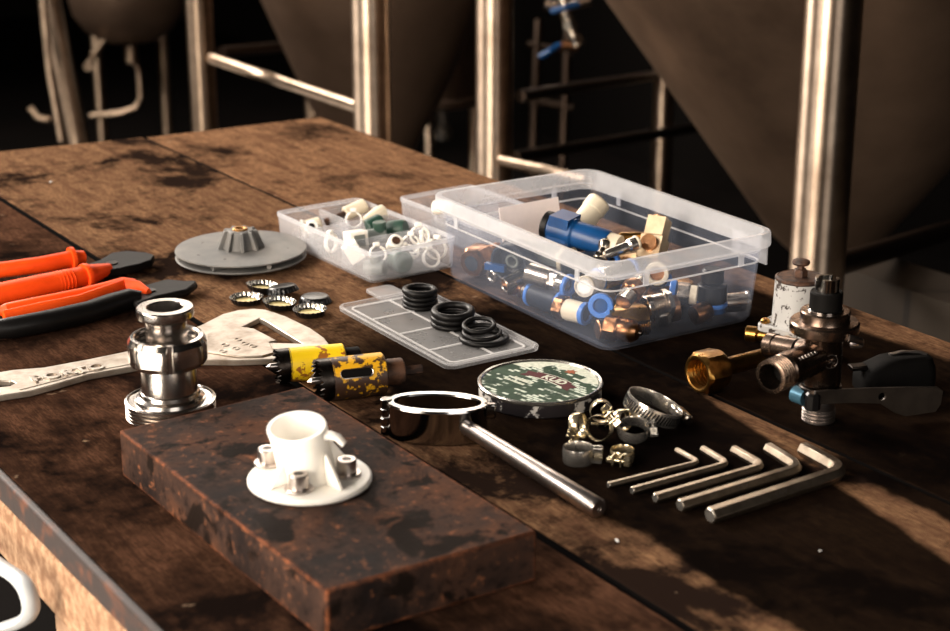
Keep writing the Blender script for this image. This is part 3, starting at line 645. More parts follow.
# raised jaw plate on the head
jaw = [(206, 352), (207, 335), (222, 326), (240, 329.5), (258, 334), (268, 341), (272, 347.5), (274, 353), (262, 356.5), (238, 357)]
MB().prism([wp(a) for a in jaw], wz - 0.0012, wz + 0.0006).build('jaw_plate', 'wrench', wroot, bevel=0.0006)
def wtext(txt, a, b, size, name):
    p0, p1 = Vector(wp(a)), Vector(wp(b)); dirv = (p1 - p0).normalized()
    c = (p0 + p1) / 2
    m = Matrix(((dirv.x, -dirv.y, 0, c.x), (dirv.y, dirv.x, 0, c.y), (0, 0, 1, wz - 0.0006), (0, 0, 0, 1)))
    text_mesh(name, txt, size, 0.0012, 'wrenchletter', wroot, m, 0.0005)
wtext('PORTO', (27, 381), (110, 364.5), 0.0195, 'embossed_lettering')
for px, py in ((225, 346), (238, 340.5), (236, 349.5), (245, 344.5), (253, 347), (223, 352)):
    p = wp((px, py)); MB().torus(0.0032, 0.0008, 18, 6, T(p[0], p[1], wz + 0.0006)).build('raised_mark', 'wrench', wroot)
# rib along the handle edge
MB().tube([(*wp(a), wz - 0.001) for a in ((20, 389), (60, 378.5), (88, 370.8), (120, 365.2), (134, 362.6))], (0.0012, 0.0008), 8, up=(0, 0, 1)).build('edge_rib', 'wrench', wroot)

# ================================================================== PLIERS
def W(px, py, z, root): return L(P(px, py, z), root)
p1 = P(60, 285); pl1 = thing('pliers', 'orange-handled side cutters lying behind the other pair, ribbed grips', 'pliers', p1)
def grip(root, pts, rs, name, mat, base, seg=18, z=0.011):
    return MB().tube([W(a, b, zz if (zz := (c[0] if (c := r[2:]) else z)) else z, base) for (a, b), r in zip(pts, rs)], [(r[0], r[1]) for r in rs], seg, up=(0, 0, 1)).build(name, mat, root)
g = grip(pl1, [(-60, 276), (-30, 273), (0, 270), (40, 265), (72, 259), (84, 257)], [(0.0055, 0.007), (0.0075, 0.008), (0.0078, 0.008), (0.0078, 0.0085), (0.0085, 0.009), (0.007, 0.007)], 'grip', 'orange', p1)
def guard(root, base, px, py, dx, h, w_=0.0035, mat='orange'):
    c = W(px, py, 0.0, base)
    return MB().prism([(-w_, 0.001), (w_, 0.001), (w_ * 0.9, h), (-w_ * 0.9, h)], -dx, dx, mx=frame(c, Vector((-RT.y * 0 + 0.55, 0.83, 0)), Vector((RT.x, RT.y, 0)))).build('finger_guard', mat, root, bevel=0.001)
g2 = grip(pl1, [(-60, 303), (-20, 298), (0, 294.5), (40, 286), (72, 279), (92, 274), (110, 269)], [(0.0085, 0.009), (0.0105, 0.0105), (0.0112, 0.011), (0.0112, 0.011), (0.0105, 0.0105), (0.011, 0.010), (0.005, 0.006)], 'grip', 'orange', p1)
# raised ribs on the front grip
for k in range(26):
    t = k / 25; a = -18 + 88 * t; b = 297.6 - 18 * t
    c = W(a, b, 0.011, p1); r_ = 0.0107
    MB().torus(r_, 0.0004, 26, 5, frame(c, W(a + 10, b - 2.6, 0.011, p1) - c)).build('grip_rib', 'orange', g2)
c = W(86, 276, 0.011, p1); MB().lathe([(0.009, -0.003), (0.0125, -0.0025), (0.0130, 0.0), (0.0125, 0.0025), (0.009, 0.003)], 24, frame(c, W(110, 270, 0.011, p1) - c)).build('finger_guard', 'orange', pl1)
c = W(72, 259, 0.011, p1); MB().lathe([(0.007, -0.0022), (0.0125, -0.0018), (0.0125, 0.0018), (0.007, 0.0022)], 24, frame(c, W(90, 256, 0.011, p1) - c)).build('finger_guard', 'orange', pl1)
def flatpoly(px, z0, z1, zpl, root, base, name, mat, bev=0.0012):
    v = [W(a, b, zpl, base) for a, b in px]
    return MB().prism([(p.x, p.y) for p in v], z0, z1).build(name, mat, root, bevel=bev)
flatpoly([(76, 268), (100, 260), (112, 253), (128, 251), (146, 252.5), (154.5, 255), (152, 259.5), (138, 264.5), (120, 268.5), (108, 270.5), (90, 277)], 0.0045, 0.0125, 0.012, pl1, p1, 'jaw', 'jawsteel', 0.003)
MB().cyl(0.006, 0.012, 0.0138, 20, T(*Vector((W(112, 262, 0.014, p1).x, W(112, 262, 0.014, p1).y, 0)))).build('pivot', 'darksteel', pl1)
p2 = P(70, 315); pl2 = thing('pliers', 'cutting pliers with orange and black handles, nearer of the two pairs', 'pliers', p2)
grip(pl2, [(1, 311), (6, 311), (40, 305), (80, 297), (106, 290.5), (124, 285), (136, 285)], [(0.004, 0.005), (0.0062, 0.0075), (0.0072, 0.0085), (0.0070, 0.0085), (0.0080, 0.0085), (0.0085, 0.008), (0.006, 0.006)], 'upper_handle', 'orange', p2, z=0.012)
grip(pl2, [(4, 317.5), (40, 311), (80, 303), (104, 295.5), (124, 289), (139, 290), (149, 293.5)], [(0.004, 0.007), (0.0045, 0.0085), (0.0045, 0.0085), (0.005, 0.0095), (0.0055, 0.010), (0.0055, 0.0095), (0.003, 0.005)], 'orange_edge', 'orange', p2, z=0.012)
grip(pl2, [(-14, 331), (-4, 329.5), (10, 328), (50, 320.5), (90, 311.5), (112, 304), (130, 298.5), (142, 298)], [(0.004, 0.006), (0.0088, 0.0088), (0.0100, 0.0100), (0.0105, 0.0102), (0.0105, 0.0103), (0.0105, 0.0105), (0.010, 0.010), (0.005, 0.007)], 'lower_handle', 'black', p2, z=0.0107)
flatpoly([(126, 293), (146, 285), (160, 281), (172, 279.5), (186, 281), (196, 280.5), (197.5, 283), (188, 290.5), (176, 293), (158, 297), (136, 305)], 0.0045, 0.0120, 0.011, pl2, p2, 'jaw', 'jawsteel', 0.003)
pv = W(150, 291, 0.012, p2); MB().cyl(0.0055, 0.0115, 0.0134, 20, T(pv.x, pv.y, 0)).build('pivot', 'darksteel', pl2)

# ================================================================== HOLE SAWS
def hole_saw(label, a, b, r, L_, mat, teeth, slot=True, cap_r=0.011, cap_l=0.012, sh_r=0.004, sh_l=0.02, captype='rust'):
    A, B = P(a[0], a[1], r), P(b[0], b[1], r)
    root = thing('hole_saw', label, 'hole saw', Vector((A.x, A.y, TZ)), (0, 0, 0), 'hole saws')
    m = frame((0, 0, r + 0.0006), B - A)
    cupm = MB(); n = teeth * 4; loops = []
    for (rad, z, tooth) in ((r - 0.0016, L_, 0), (r - 0.0016, 0.005, 0), (r - 0.0016, 0.0, 1), (r, 0.0, 1), (r, 0.005, 0), (r, L_ - 0.001, 0), (r - 0.001, L_, 0)):
        loops.append([(rad * cos(2 * pi * j / n), rad * sin(2 * pi * j / n), z - (0.0034 * (1 - (j % 4) / 3) if tooth else 0)) for j in range(n)])
    fl_ = MB(); fl_.loft([[(q * cos(2 * pi * j / n), q * sin(2 * pi * j / n), z) for j in range(n)] for q, z in ((r - .0016, .0085), (r, .0085), (r, L_ - .001), (r - .001, L_))], m, cap0=False, cap1=False)
    fl_.lathe([(0.001, L_ - 0.002), (r - 0.001, L_ - 0.002), (r - 0.001, L_), (0.001, L_)], 40, m)
    fl_.build('cup', mat, root, sharp=40)
    lo2 = loops[1:5]; lo2[0] = [(q[0], q[1], .0090) for q in lo2[0]]; lo2[3] = [(q[0], q[1], .0090) for q in lo2[3]]
    cupm.loft(lo2, m, ring=True); cupm.build('tooth_band', 'darksteel', root, sharp=40)
    MB().pipe(r + 0.0002, r - .0017, .0088, .0100, 40, m).build('worn_ring', 'rust', root)
    if slot:                                          # relief slot: dark patch standing for the shade inside, with a bright lip
        sl = MB(); nn = 14
        out = [(0.013 * 0 + 0.017 + 0.022 * t, 0) for t in (0, 1)]
        def onc(z, ang, rad): return (rad * cos(ang), rad * sin(ang), z)
        path = []
        z0, z1, hw = 0.0175, L_ - 0.016, 0.21
        for k in range(9): t = pi / 2 + pi * k / 8; path.append((z0 + 0.0035 * cos(t), hw * sin(t)))
        for k in range(9): t = -pi / 2 + pi * k / 8; path.append((z1 + 0.0035 * cos(t), hw * sin(t)))
        import mathutils
        inv = m.to_3x3().inverted(); view = inv @ (CAMP - A); a0 = atan2(view.y, view.x) - 0.0
        up3 = inv @ Vector((0, 0, 1)); au = atan2(up3.y, up3.x); dlt = ((au - a0 + pi) % (2 * pi)) - pi
        a0 += 0.12 * dlt
        vs = [onc(z, a0 + w_, r + 0.0003) for z, w_ in path]
        MB().add(vs + [onc((z0 + z1) / 2, a0, r + 0.0003)], [(i, (i + 1) % len(path), len(path)) for i in range(len(path))], m).build('slot', 'blackmatte', root)
        MB().tube([m @ Vector(onc(z, a0 + w_, r + 0.0002)) for z, w_ in path], 0.0005, 6, closed=True).build('slot_lip', 'rodsteel', root)
    MB().lathe([(r * 0.8, L_), (cap_r, L_ + 0.0015), (cap_r, L_ + cap_l - 0.001), (cap_r - 0.001, L_ + cap_l)], 28, m).build('arbor_collar', captype, root)
    if sh_l: MB().lathe([(sh_r, L_ + cap_l), (sh_r, L_ + cap_l + sh_l - 0.001), (sh_r - 0.001, L_ + cap_l + sh_l)], 6, m).build('shank', captype, root)
    MB().lathe([(0.0001, -0.011), (0.0028, -0.0075), (0.0030, 0.03), (0.0030, L_ - 0.002)], 16, m).build('pilot_drill', 'rodsteel', root)
    return root
hole_saw('smaller hole saw with bright yellow body, behind the other', (279, 366.5), (350, 360), 0.0145, 0.056, 'yellowclean', 16, False, 0.0105, 0.014, 0.0, 0.0, 'blackmatte')
hole_saw('larger scuffed yellow hole saw with a slot and brown shank, in front', (320, 381), (409, 371), 0.0178, 0.054, 'yellow', 22, True, 0.0115, 0.017, 0.0042, 0.017, 'rust')

# ================================================================== LID WITH O-RINGS
lc = Vector((0.807, 1.277, TZ))
lid = thing('organizer_lid', 'frosted translucent box lid lying flat with three stacks of black rubber rings on it', 'lid', lc, (0, 0, R(-0.8)))
lw, ll = 0.100, 0.204
MB().loft([rr(lw - .006, ll - .006, .008, 0.0), rr(lw - .001, ll - .001, .010, 0.001), rr(lw, ll, .010, 0.0045), rr(lw - .002, ll - .002, .009, 0.0055), rr(lw - .006, ll - .006, .008, 0.0055), rr(lw - .008, ll - .008, .007, 0.0024)]).build('panel', 'lidplastic', lid)
MB().loft([rr(lw - .0195, ll - .0195, .006, 0.0024), rr(lw - .0195, ll - .0195, .006, 0.0036), rr(lw - .023, ll - .023, .005, 0.0036), rr(lw - .023, ll - .023, .005, 0.0024)], ring=True).build('inner_ridge', 'lidpanel', lid)
MB().box(0.0018, ll - .024, 0.0012, (0.004, 0, 0.003)).build('divider_ridge', 'lidpanel', lid)
for yy in (-0.052, 0.0, 0.05): MB().box(lw - .024, 0.0018, 0.0012, (0, yy, 0.003)).build('divider_ridge', 'lidpanel', lid)
MB().loft([rr(0.030, 0.040, 0.007, 0.001, cx=0.014, cy=ll / 2 + 0.012), rr(0.030, 0.040, 0.007, 0.0045, cx=0.014, cy=ll / 2 + 0.012)]).build('latch_tab', 'lidplastic', lid, bevel=0.001)
def oring(px, py, z, Rr, r, tilt, label, group='black rubber O-rings on the lid'):
    p = P(px, py, 0.003); loc = Vector((p.x, p.y, TZ + z))
    o = MB().torus(Rr, r, 56, 14).build('rubber_ring', 'black', None, loc, tilt)
    tag(o, label, 'O-ring', group); return o
zz = 0.0026
oring(420.5, 306, zz + .0022, .0155, .0022, (0, 0, 0), 'lowest thin black ring of the farthest ring stack')
oring(420, 306, zz + .0066, .0150, .0022, (0, 0, 0), 'second black ring from below in the farthest ring stack')
oring(420.5, 306, zz + .0110, .0145, .0022, (0, 0, 0), 'third black ring from below in the farthest ring stack')
oring(420, 306, zz + .0162, .0143, .0031, (0, R(2), 0), 'fat black ring on top of the farthest ring stack')
oring(453, 325, zz + .0026, .0185, .0026, (0, 0, 0), 'lowest black ring of the middle ring stack')
oring(452.5, 325, zz + .0078, .0180, .0027, (0, R(1), 0), 'black ring under the top one of the middle ring stack')
oring(453, 325, zz + .0136, .0172, .0036, (R(2), R(-2), 0), 'fat black ring on top of the middle ring stack')
oring(484, 340, zz + .0026, .0205, .0026, (0, 0, 0), 'large black ring at the bottom of the nearest ring stack')
oring(482, 339.5, zz + .0072, .0165, .0021, (R(4), R(-3), 0), 'middle-sized black ring lying askew in the nearest ring stack')
oring(479, 337, zz + .0118, .0138, .0021, (R(6), R(-7), 0), 'small black ring on top of the nearest ring stack')

# ================================================================== TIN
tn = thing('round_tin', 'flat round tin with a worn green label and maroon ribbon', 'tin', Vector((0.788, 1.085, TZ)))
MB().lathe([(0.0500, 0.0), (0.0512, 0.0012), (0.0512, 0.0112), (0.0500, 0.0125)], 96).build('side_wall', 'tinside', tn)
MB().lathe([(0.0515, 0.0110), (0.0522, 0.0120), (0.0522, 0.0136), (0.0512, 0.0146), (0.0496, 0.0142), (0.0488, 0.0130), (0.0488, 0.0115)], 96, ring=True).build('lid_rim', 'zinc', tn)
MB().cyl(0.0489, 0.0105, 0.0130, 80).build('label', 'label', tn)
# the label's own frame: text runs towards the lower right of the picture
def tp(px, py): v = L(P(px, py, 0.013), tn.location); return Vector((v.x, v.y))
tx = (tp(578, 391) - tp(524, 372)).normalized(); ty = Vector((-tx.y, tx.x)); tc = tp(550, 380)
def lab(x, y): q = tc + tx * x + ty * y; return (q.x, q.y)
def ribbon(grow):
    top, bot = [], []
    for k in range(13):
        x = -0.0195 + 0.039 * k / 12; y = 0.0032 * cos(x / 0.0195 * 1.4)
        top.append(lab(x, y + 0.0060 + grow)); bot.append(lab(x, y - 0.0060 - grow))
    return top + [lab(0.0165 + grow, 0)] * 0 + list(reversed(bot))
MB().prism(ribbon(0.0010), 0.0129, 0.01315).build('ribbon_border', 'labelwhite', tn)
rb = MB().prism(ribbon(0.0), 0.0130, 0.01330).build('ribbon', 'redmaroon', tn)
for s in (-1, 1):
    MB().prism([lab(s * 0.0190, -0.0066), lab(s * 0.0275, -0.0084), lab(s * 0.0252, -0.0030), lab(s * 0.0280, 0.0030), lab(s * 0.0190, 0.0046)], 0.0129, 0.01325).build('ribbon_tail', 'redmaroon', tn)
mt = Matrix(((tx.x, ty.x, 0, 0), (tx.y, ty.y, 0, 0), (0, 0, 1, 0), (0, 0, 0, 1)))
q = lab(0.003, 0.0022); mt2 = mt.copy(); mt2.translation = (q[0], q[1], 0.01335)
text_mesh('lettering', 'KUD', 0.0118, 0.0001, 'labelwhite', tn, mt2, 0.0004)
random.seed(3)
for (x0, x1, yv, hh) in ((-0.026, -0.004, -0.0165, 0.0048), (-0.030, -0.010, -0.0235, 0.0030)):
    x = x0
    while x < x1:                                     # worn blocks of the printed line
        wd = random.uniform(0.002, 0.0042)
        MB().prism([lab(x, yv - hh / 2), lab(x + wd, yv - hh / 2 + random.uniform(-.0006, .0006)), lab(x + wd * 0.95, yv + hh / 2), lab(x + 0.0002, yv + hh / 2 + random.uniform(-.0006, .0006))], 0.0129, 0.0132).build('worn_print', 'labelwhite', tn)
        x += wd + random.uniform(0.0001, 0.0008)
ed = []
for k in range(13):
    a = R(-62) + R(125) * k / 12
    ed.append((0.0484 * cos(a + 0.35), 0.0484 * sin(a + 0.35)))
for k in range(13):
    a = R(62) - R(125) * k / 12; r_ = 0.034 + 0.004 * sin(k * 2.1) + 0.002 * sin(k * 5)
    ed.append((r_ * cos(a + 0.35) + 0.004, r_ * sin(a + 0.35)))
MB().prism(ed, 0.0129, 0.01310).build('torn_paper', 'labelwhite', tn)
hp = tp(571, 372)
MB().prism([(hp.x + 0.0055 * (1 if k % 2 else 0.5) * cos(k * pi / 6) , hp.y + 0.0055 * (1 if k % 2 else 0.5) * sin(k * pi / 6)) for k in range(12)], 0.0130, 0.0133).build('hop_print', 'rustred', tn)

# ================================================================== HINGED PIPE CLAMP
cl = thing('hinged_ring_wrench', 'chromed oval hinged ring clamp with a long tapered rod handle', 'clamp tool', Vector((0.671, 1.060, TZ)))
ax = Vector((0.702, 1.028, 0)) - Vector((0.632, 1.085, 0)); an = atan2(ax.y, ax.x)
def oval(a, b, z, n=72):
    pts = []
    for j in range(n):
        t = 2 * pi * j / n; x = a * cos(t); y = b * (abs(sin(t)) ** 0.9) * (1 if sin(t) >= 0 else -1)
        pts.append((x * cos(an) - y * sin(an), x * sin(an) + y * cos(an), z))
    return pts
h = 0.029
MB().loft([oval(.0375, .0200, 0), oval(.0392, .0218, .0012), oval(.0392, .0218, .026), oval(.0398, .0225, .0272), oval(.0392, .0218, h), oval(.0345, .0168, h), oval(.0338, .0160, h - .0015), oval(.0355, .0180, .020), oval(.0355, .0180, .010), oval(.0338, .0160, 0.0015), oval(.0345, .0168, 0)], ring=True).build('ring_band', 'chrome', cl)
hx = Vector((-.0405 * cos(an), -.0405 * sin(an), 0))
for z0, z1 in ((0.0005, .007), (.008, .0145), (.0155, .022), (.0225, .030)):
    MB().cyl(0.0046, z0, z1, 20, T(*hx), 0.0005).build('hinge_knuckle', 'chrome', cl)
e2 = Vector((.041 * cos(an), .041 * sin(an), 0))
MB().box(0.010, 0.006, 0.012, (0, 0, 0), frame(e2 + Vector((0, 0, .023)), (0, 0, 1), ax)).build('latch_lug', 'chrome', cl, bevel=0.0012)
ra = L(P(468, 428, 0.0155), cl.location); rbb = L(P(599, 509, 0.0075), cl.location)
dr = (rbb - ra)
MB().lathe([(0.0052, -0.004), (0.0060, 0.0), (0.0056, 0.003), (0.0060, 0.008), (0.0068, dr.length * 0.6), (0.0074, dr.length - 0.002), (0.0062, dr.length), (0.0025, dr.length), (0.0020, dr.length - 0.0015)], 32, frame(ra, dr)).build('handle_rod', 'rodsteel', cl)

# ================================================================== HEX KEYS
hk = [((676.5, 450), (699, 462.5), (608.5, 485), 0.0025, 'smallest hex key, leftmost of the row of five'),
      ((702.5, 448.8), (728, 464), (632, 490.5), 0.0031, 'second smallest hex key in the row of five'),
      ((733.5, 449.6), (763.5, 466.5), (655, 498), 0.0039, 'middle hex key of the row of five'),
      ((768, 448), (801, 468.5), (680, 505.5), 0.0049, 'second largest hex key in the row of five'),
      ((803, 449), (845, 471.5), (710, 515.5), 0.0062, 'largest hex key, rightmost of the row of five')]
for a, b, c, r, lab_ in hk:
    zc = r * 0.866
    A, B, C = P(*a, zc), P(*b, zc), P(*c, zc)
    root = thing('hex_key', 'grey steel ' + lab_, 'hex key', Vector((B.x, B.y, TZ)), (0, 0, 0), 'row of hex keys')
    A, B, C = A - root.location, B - root.location, C - root.location
    da, dc = (A - B).normalized(), (C - B).normalized(); bend = r * 2.6
    pts = [A] + [None] * 0
    s, e = B + da * bend, B + dc * bend
    for k in range(9):
        t = k / 8; pts.append(s * (1 - t) ** 2 + B * 2 * t * (1 - t) + e * t ** 2)
    pts.append(C)
    rs = [r] * len(pts)
    MB().tube(pts, rs, 6, up=(0, 0, 1)).build('shaft', 'keysteel', root, bevel=0.0004, seg=1, sharp=25)
    for q_, dd in ((A, da), (C, dc)):
        MB().lathe([(r * 0.80, 0.00005), (r * 0.74, 0.0004)], 24, frame(q_, dd)).build('end_face', 'zinc', root)
    if r > 0.0028:
        side = Vector((0, 0, 1)).cross(dc); side = side if side.dot(CAMP - Vector(root.location)) > 0 else -side
        nrm = (side * 0.866 + Vector((0, 0, 0.5))).normalized(); xd = -dc
        pm = B + dc * ((C - B).length * 0.52) + nrm * (r * 0.8665)
        yd = nrm.cross(xd)
        mm = Matrix((xd, yd, nrm)).transposed().to_4x4(); mm.translation = pm
        text_mesh('stamp', 'CR-V', r * 0.85, 0.00004, 'rodsteel', root, mm)

# ================================================================== SMALL HOSE CLAMPS
cg = 'small hose clamps in the pile'
def mini(label, px, py, r, wd, z, rot, mat, screw='zincgold', phi=0.0):
    loc = P(px, py, 0) + Vector((0, 0, z))
    root = thing('hose_clamp', label, 'hose clamp', loc, rot, cg)
    n = 40; a0 = phi + 0.22; pts = [(r * cos(a0 + (2 * pi - 0.44) * k / n), r * sin(a0 + (2 * pi - 0.44) * k / n), 0) for k in range(n + 1)]
    MB().tube([(r * cos(2 * pi * k / 48), r * sin(2 * pi * k / 48), 0) for k in range(48)], (0.0007, wd / 2), 8, up=(0, 0, 1), closed=True).build('band', mat, root)
    d0 = Vector((cos(phi), sin(phi), 0)); t0 = Vector((-sin(phi), cos(phi), 0))
    for s in (-1, 1):
        MB().box(0.007, 0.0012, wd * 0.95, (0, 0, 0), frame(d0 * (r + 0.0032) + t0 * s * 0.0032, (0, 0, 1), d0)).build('ear', mat, root, bevel=0.0003)
    MB().cyl(0.0018, -0.006, 0.009, 14, frame(d0 * (r + 0.004), t0)).build('screw', screw, root)
    MB().lathe([(0.0042, 0.006), (0.0042, 0.0098), (0.0034, 0.0104)], 6, frame(d0 * (r + 0.004), t0)).build('screw_head', screw, root)
    MB().box(0.0062, 0.0028, 0.0062, (0, 0, 0), frame(d0 * (r + 0.004) - t0 * 0.005, t0, d0)).build('nut', screw, root, bevel=0.0004)
    return root
ah = YAW * -1
mini('zinc hose clamp standing upright, nearest in the clamp pile', 578, 462, 0.0112, 0.0125, 0.0066, (0, 0, 0), 'zinc', 'zincgold', R(-38))
mini('yellow zinc hose clamp lying at the left edge of the clamp pile', 578, 440, 0.0100, 0.008, 0.0120, (R(78), 0, R(30)), 'zincgold', 'zincgold', R(200))
mini('yellow zinc hose clamp tilted in the middle of the clamp pile', 599, 442, 0.0100, 0.0105, 0.0118, (R(72), R(12), R(-60)), 'zincgold', 'zincgold', R(60))
mini('yellow zinc hose clamp standing on edge at the back of the clamp pile', 601, 424, 0.0088, 0.010, 0.0112, (R(86), 0, R(-34)), 'zincgold', 'zincgold', R(270))
mini('hose clamp with an upright screw at the back right of the clamp pile', 622, 431, 0.0082, 0.008, 0.0095, (R(80), R(20), R(10)), 'zincgold', 'zincgold', R(20))
mini('zinc hose clamp with a broad pale band on the right of the clamp pile', 633, 440, 0.0115, 0.010, 0.0085, (R(14), R(-8), 0), 'zinc', 'zinc', R(-30))
mini('hose clamp ring lying flat at the front right of the clamp pile', 622, 460, 0.0088, 0.009, 0.0048, (0, 0, 0), 'zincgold', 'zincgold', R(215))
# large worm-drive clamp leaning
bl = P(653, 407.5, 0.0145); bw = thing('hose_clamp', 'large slotted worm-drive hose clamp leaning behind the clamp pile', 'hose clamp', bl, (0, 0, 0))
tn_ = frame((0, 0, 0), RT * 0.37 + Vector((0, 0, 0.93)), -RT)
Rb = 0.0232
MB().tube([(Rb * cos(2 * pi * k / 64), Rb * sin(2 * pi * k / 64), 0) for k in range(64)], (0.0006, 0.0062), 10, up=(0, 0, 1), closed=True, mx=tn_).build('band', 'zinc', bw)
for k in range(30):
    a = R(-20) + R(190) * k / 29
    c = Vector((Rb * cos(a), Rb * sin(a), 0))
    m = tn_ @ frame(c, (cos(a), sin(a), 0), (0.25 * -sin(a), 0.25 * cos(a), 1))
    MB().box(0.0074, 0.0012, 0.0016, (0, 0, 0), m).build('slot', 'blackmatte', bw)
a = R(205); c = Vector(((Rb + 0.004) * cos(a), (Rb + 0.004) * sin(a), 0)); tt = Vector((-sin(a), cos(a), 0))
MB().box(0.008, 0.013, 0.012, (0, 0, 0), tn_ @ frame(c - Vector((cos(a), sin(a), 0)) * .0012, (cos(a), sin(a), 0), (0, 0, 1))).build('worm_housing', 'zinc', bw, bevel=0.0015)
MB().lathe([(0.003, -0.013), (0.0045, -0.012), (0.0045, -0.007), (0.0030, -0.006), (0.0030, 0.008)], 16, tn_ @ frame(c + Vector((cos(a), sin(a), 0)) * .0015, tt)).build('worm_screw', 'nickel', bw)
# ================================================================== REGULATOR WITH BRASS TAIL
c0 = P(797, 329, 0.022); rg = thing('pressure_regulator', 'chipped white pressure regulator with a brass tail pipe and large brass nut', 'regulator', Vector((c0.x, c0.y, TZ)))
fwd = Vector((FW.x, FW.y, 0)).normalized()
def WR(px, py, z): return L(P(px, py, z), rg.location)
ang = atan2(RT.y, RT.x) + R(-38)
mr = RZ(ang)
MB().loft([rr(.054, .050, .006, .0215), rr(.056, .052, .007, .0225), rr(.056, .052, .007, .0275), rr(.054, .050, .006, .0288)], mr).build('mounting_plate', 'chipwhite', rg)
MB().lathe([(0.0245, .0288), (0.0235, .0310), (0.0228, .0330), (0.0218, .066), (0.0215, .0695), (0.0205, .0708), (0.001, .0712)], 56).build('spring_housing', 'chipwhite', rg)
MB().lathe([(0.0216, .0680), (0.0221, .0690), (0.0219, .0705), (0.0200, .0716), (0.0195, .0712)], 56).build('top_rim', 'rust', rg)
for sx, sy in ((1, 1), (-1, 1), (-1, -1), (1, -1)):
    p = mr @ Vector((sx * .0215, sy * .0195, 0))
    MB().lathe([(0.0042, .0288), (0.0042, .0312), (0.003, .0326)], 14, T(p.x, p.y, 0)).build('plate_screw', 'brass', rg)
MB().lathe([(0.0062, .0708), (0.0064, .0725), (0.0064, .0768), (0.0056, .0778), (0.0034, .0782), (0.0034, .0815)], 6).build('lock_nut', 'rust', rg)
MB().lathe([(0.0034, .0810), (0.0072, .0822), (0.0080, .0838), (0.0074, .0856), (0.0045, .0868), (0.0005, .0870)], 24).build('adjusting_screw', 'rust', rg)
MB().lathe([(0.018, .0), (0.0195, .002), (0.0195, .014), (0.021, .0215)], 8).build('brass_base', 'brass', rg)
bp = WR(746, 333, .012); MB().lathe([(0.006, 0), (0.0072, .001), (0.0072, .010), (0.0056, .012), (0.0056, .028)], 14, frame(bp, Vector((0, 0, .012)) - bp)).build('side_plug', 'brass', rg)
na = WR(697, 374, 0.0178); nb = WR(764, 357, 0.0178); dn = nb - na
nm = frame(na, dn)
Ln = 0.024
prn = [(0.0125, 0.0), (0.0150, 0.0002), (0.0158, 0.0012)]
MB().lathe([(0.0165, .0014), (0.0178, .0035), (0.0178, Ln - .003), (0.0160, Ln), (0.0080, Ln), (0.0080, Ln - 0.004), (0.0112, Ln - 0.005)] + [(0.0112 + (0.0007 if k % 2 else 0), Ln - 0.006 - k * 0.0016) for k in range(10)] + [(0.0125, 0.0006), (0.0148, 0.0)], 6, nm, ring=True).build('brass_nut', 'brass', rg) if False else None
def hexnut(seg=48):
    loops = []; n = 48
    prof = [(0.0155, 0.0, 0), (0.0163, 0.0012, 0), (0.0188, 0.0036, 1), (0.0188, Ln - .003, 1), (0.0165, Ln, 0), (0.0078, Ln, 0), (0.0078, Ln - .003, 0), (0.0112, Ln - .004, 0)]
    prof += [(0.0112 + (0.0008 if k % 2 else 0), Ln - 0.005 - k * 0.0018, 0) for k in range(10)] + [(0.0128, 0.0006, 0), (0.0140, 0.0, 0)]
    for r, z, hx in prof:
        lp = []
        for j in range(n):
            a = 2 * pi * j / n; q = r
            if hx: q = min(0.0186, 0.0163 / cos(((a + pi / 6) % (pi / 3)) - pi / 6))
            lp.append((q * cos(a), q * sin(a), z))
        loops.append(lp)
    return MB().loft(loops, nm, ring=True)
hexnut().build('brass_nut', 'brass', rg, sharp=20)
Lt = dn.length
MB().lathe([(0.0076, Ln - 0.004), (0.0076, Lt + 0.02), (0.0060, Lt + 0.02)], 28, nm).build('tail_pipe', 'brass', rg)
pe = nm @ Vector((0, 0, Lt + 0.012))
MB().tube([pe, Vector((pe.x * .4, pe.y * .4, .0150)), Vector((0, 0, .0120))], [0.0078, 0.009, 0.010], 16).build('inlet_elbow', 'brass', rg)

# ================================================================== ANGLE VALVE
v0 = P(818, 420, 0); vl = thing('tap_valve', 'bronze-coloured steel angle valve with threaded outlets, black collar and lever', 'valve', v0)
def WV(px, py, z): return L(P(px, py, z), v0)
th = [(0.0118, 0.0)]
for k in range(4): th += [(0.0134, 0.0008 + k * .0028), (0.0134, 0.0016 + k * .0028), (0.0122, 0.0022 + k * .0028), (0.0122, 0.0026 + k * .0028)]
MB().lathe(th + [(0.0126, .0125), (0.0126, .030), (0.0120, .031)], 40).build('lower_outlet', 'rodsteel', vl)
MB().lathe([(0.0120, .0300), (0.0152, .0320), (0.0158, .0340), (0.0152, .0700), (0.0170, .0735), (0.0245, .0750)], 48).build('body', 'valvesteel', vl)
MB().lathe([(0.0245, .0745), (0.0272, .0760), (0.0275, .0775), (0.0275, .0835), (0.0262, .0850), (0.0200, .0850), (0.0196, .0860), (0.0196, .0925), (0.0186, .0935), (0.0130, .0935)], 56).build('flange_ring', 'valvesteel', vl)
MB().pipe(0.0142, 0.0125, .0932, .0952, 40).build('seal_ring', 'chrome', vl)
MB().lathe([(0.0128, .0935), (0.0128, .1080), (0.0120, .1092), (0.0085, .1092)], 40).build('collar', 'blackmatte', vl)
for k in range(2):
    a0_ = R(20) + pi * k; nn = 14; A_ = [(0.0096, 1), (0.0074, 0)]
    out = [(0.0096 * cos(a0_ + R(138) * j / nn), 0.0096 * sin(a0_ + R(138) * j / nn)) for j in range(nn + 1)]
    inn = [(0.0070 * cos(a0_ + R(138) * j / nn), 0.0070 * sin(a0_ + R(138) * j / nn)) for j in range(nn, -1, -1)]
    MB().prism(out + inn, .1085, .1200).build('slotted_tip', 'chrome', vl, bevel=0.0005)
MB().cyl(0.0095, .108, .1110, 28).build('spindle', 'chrome', vl)
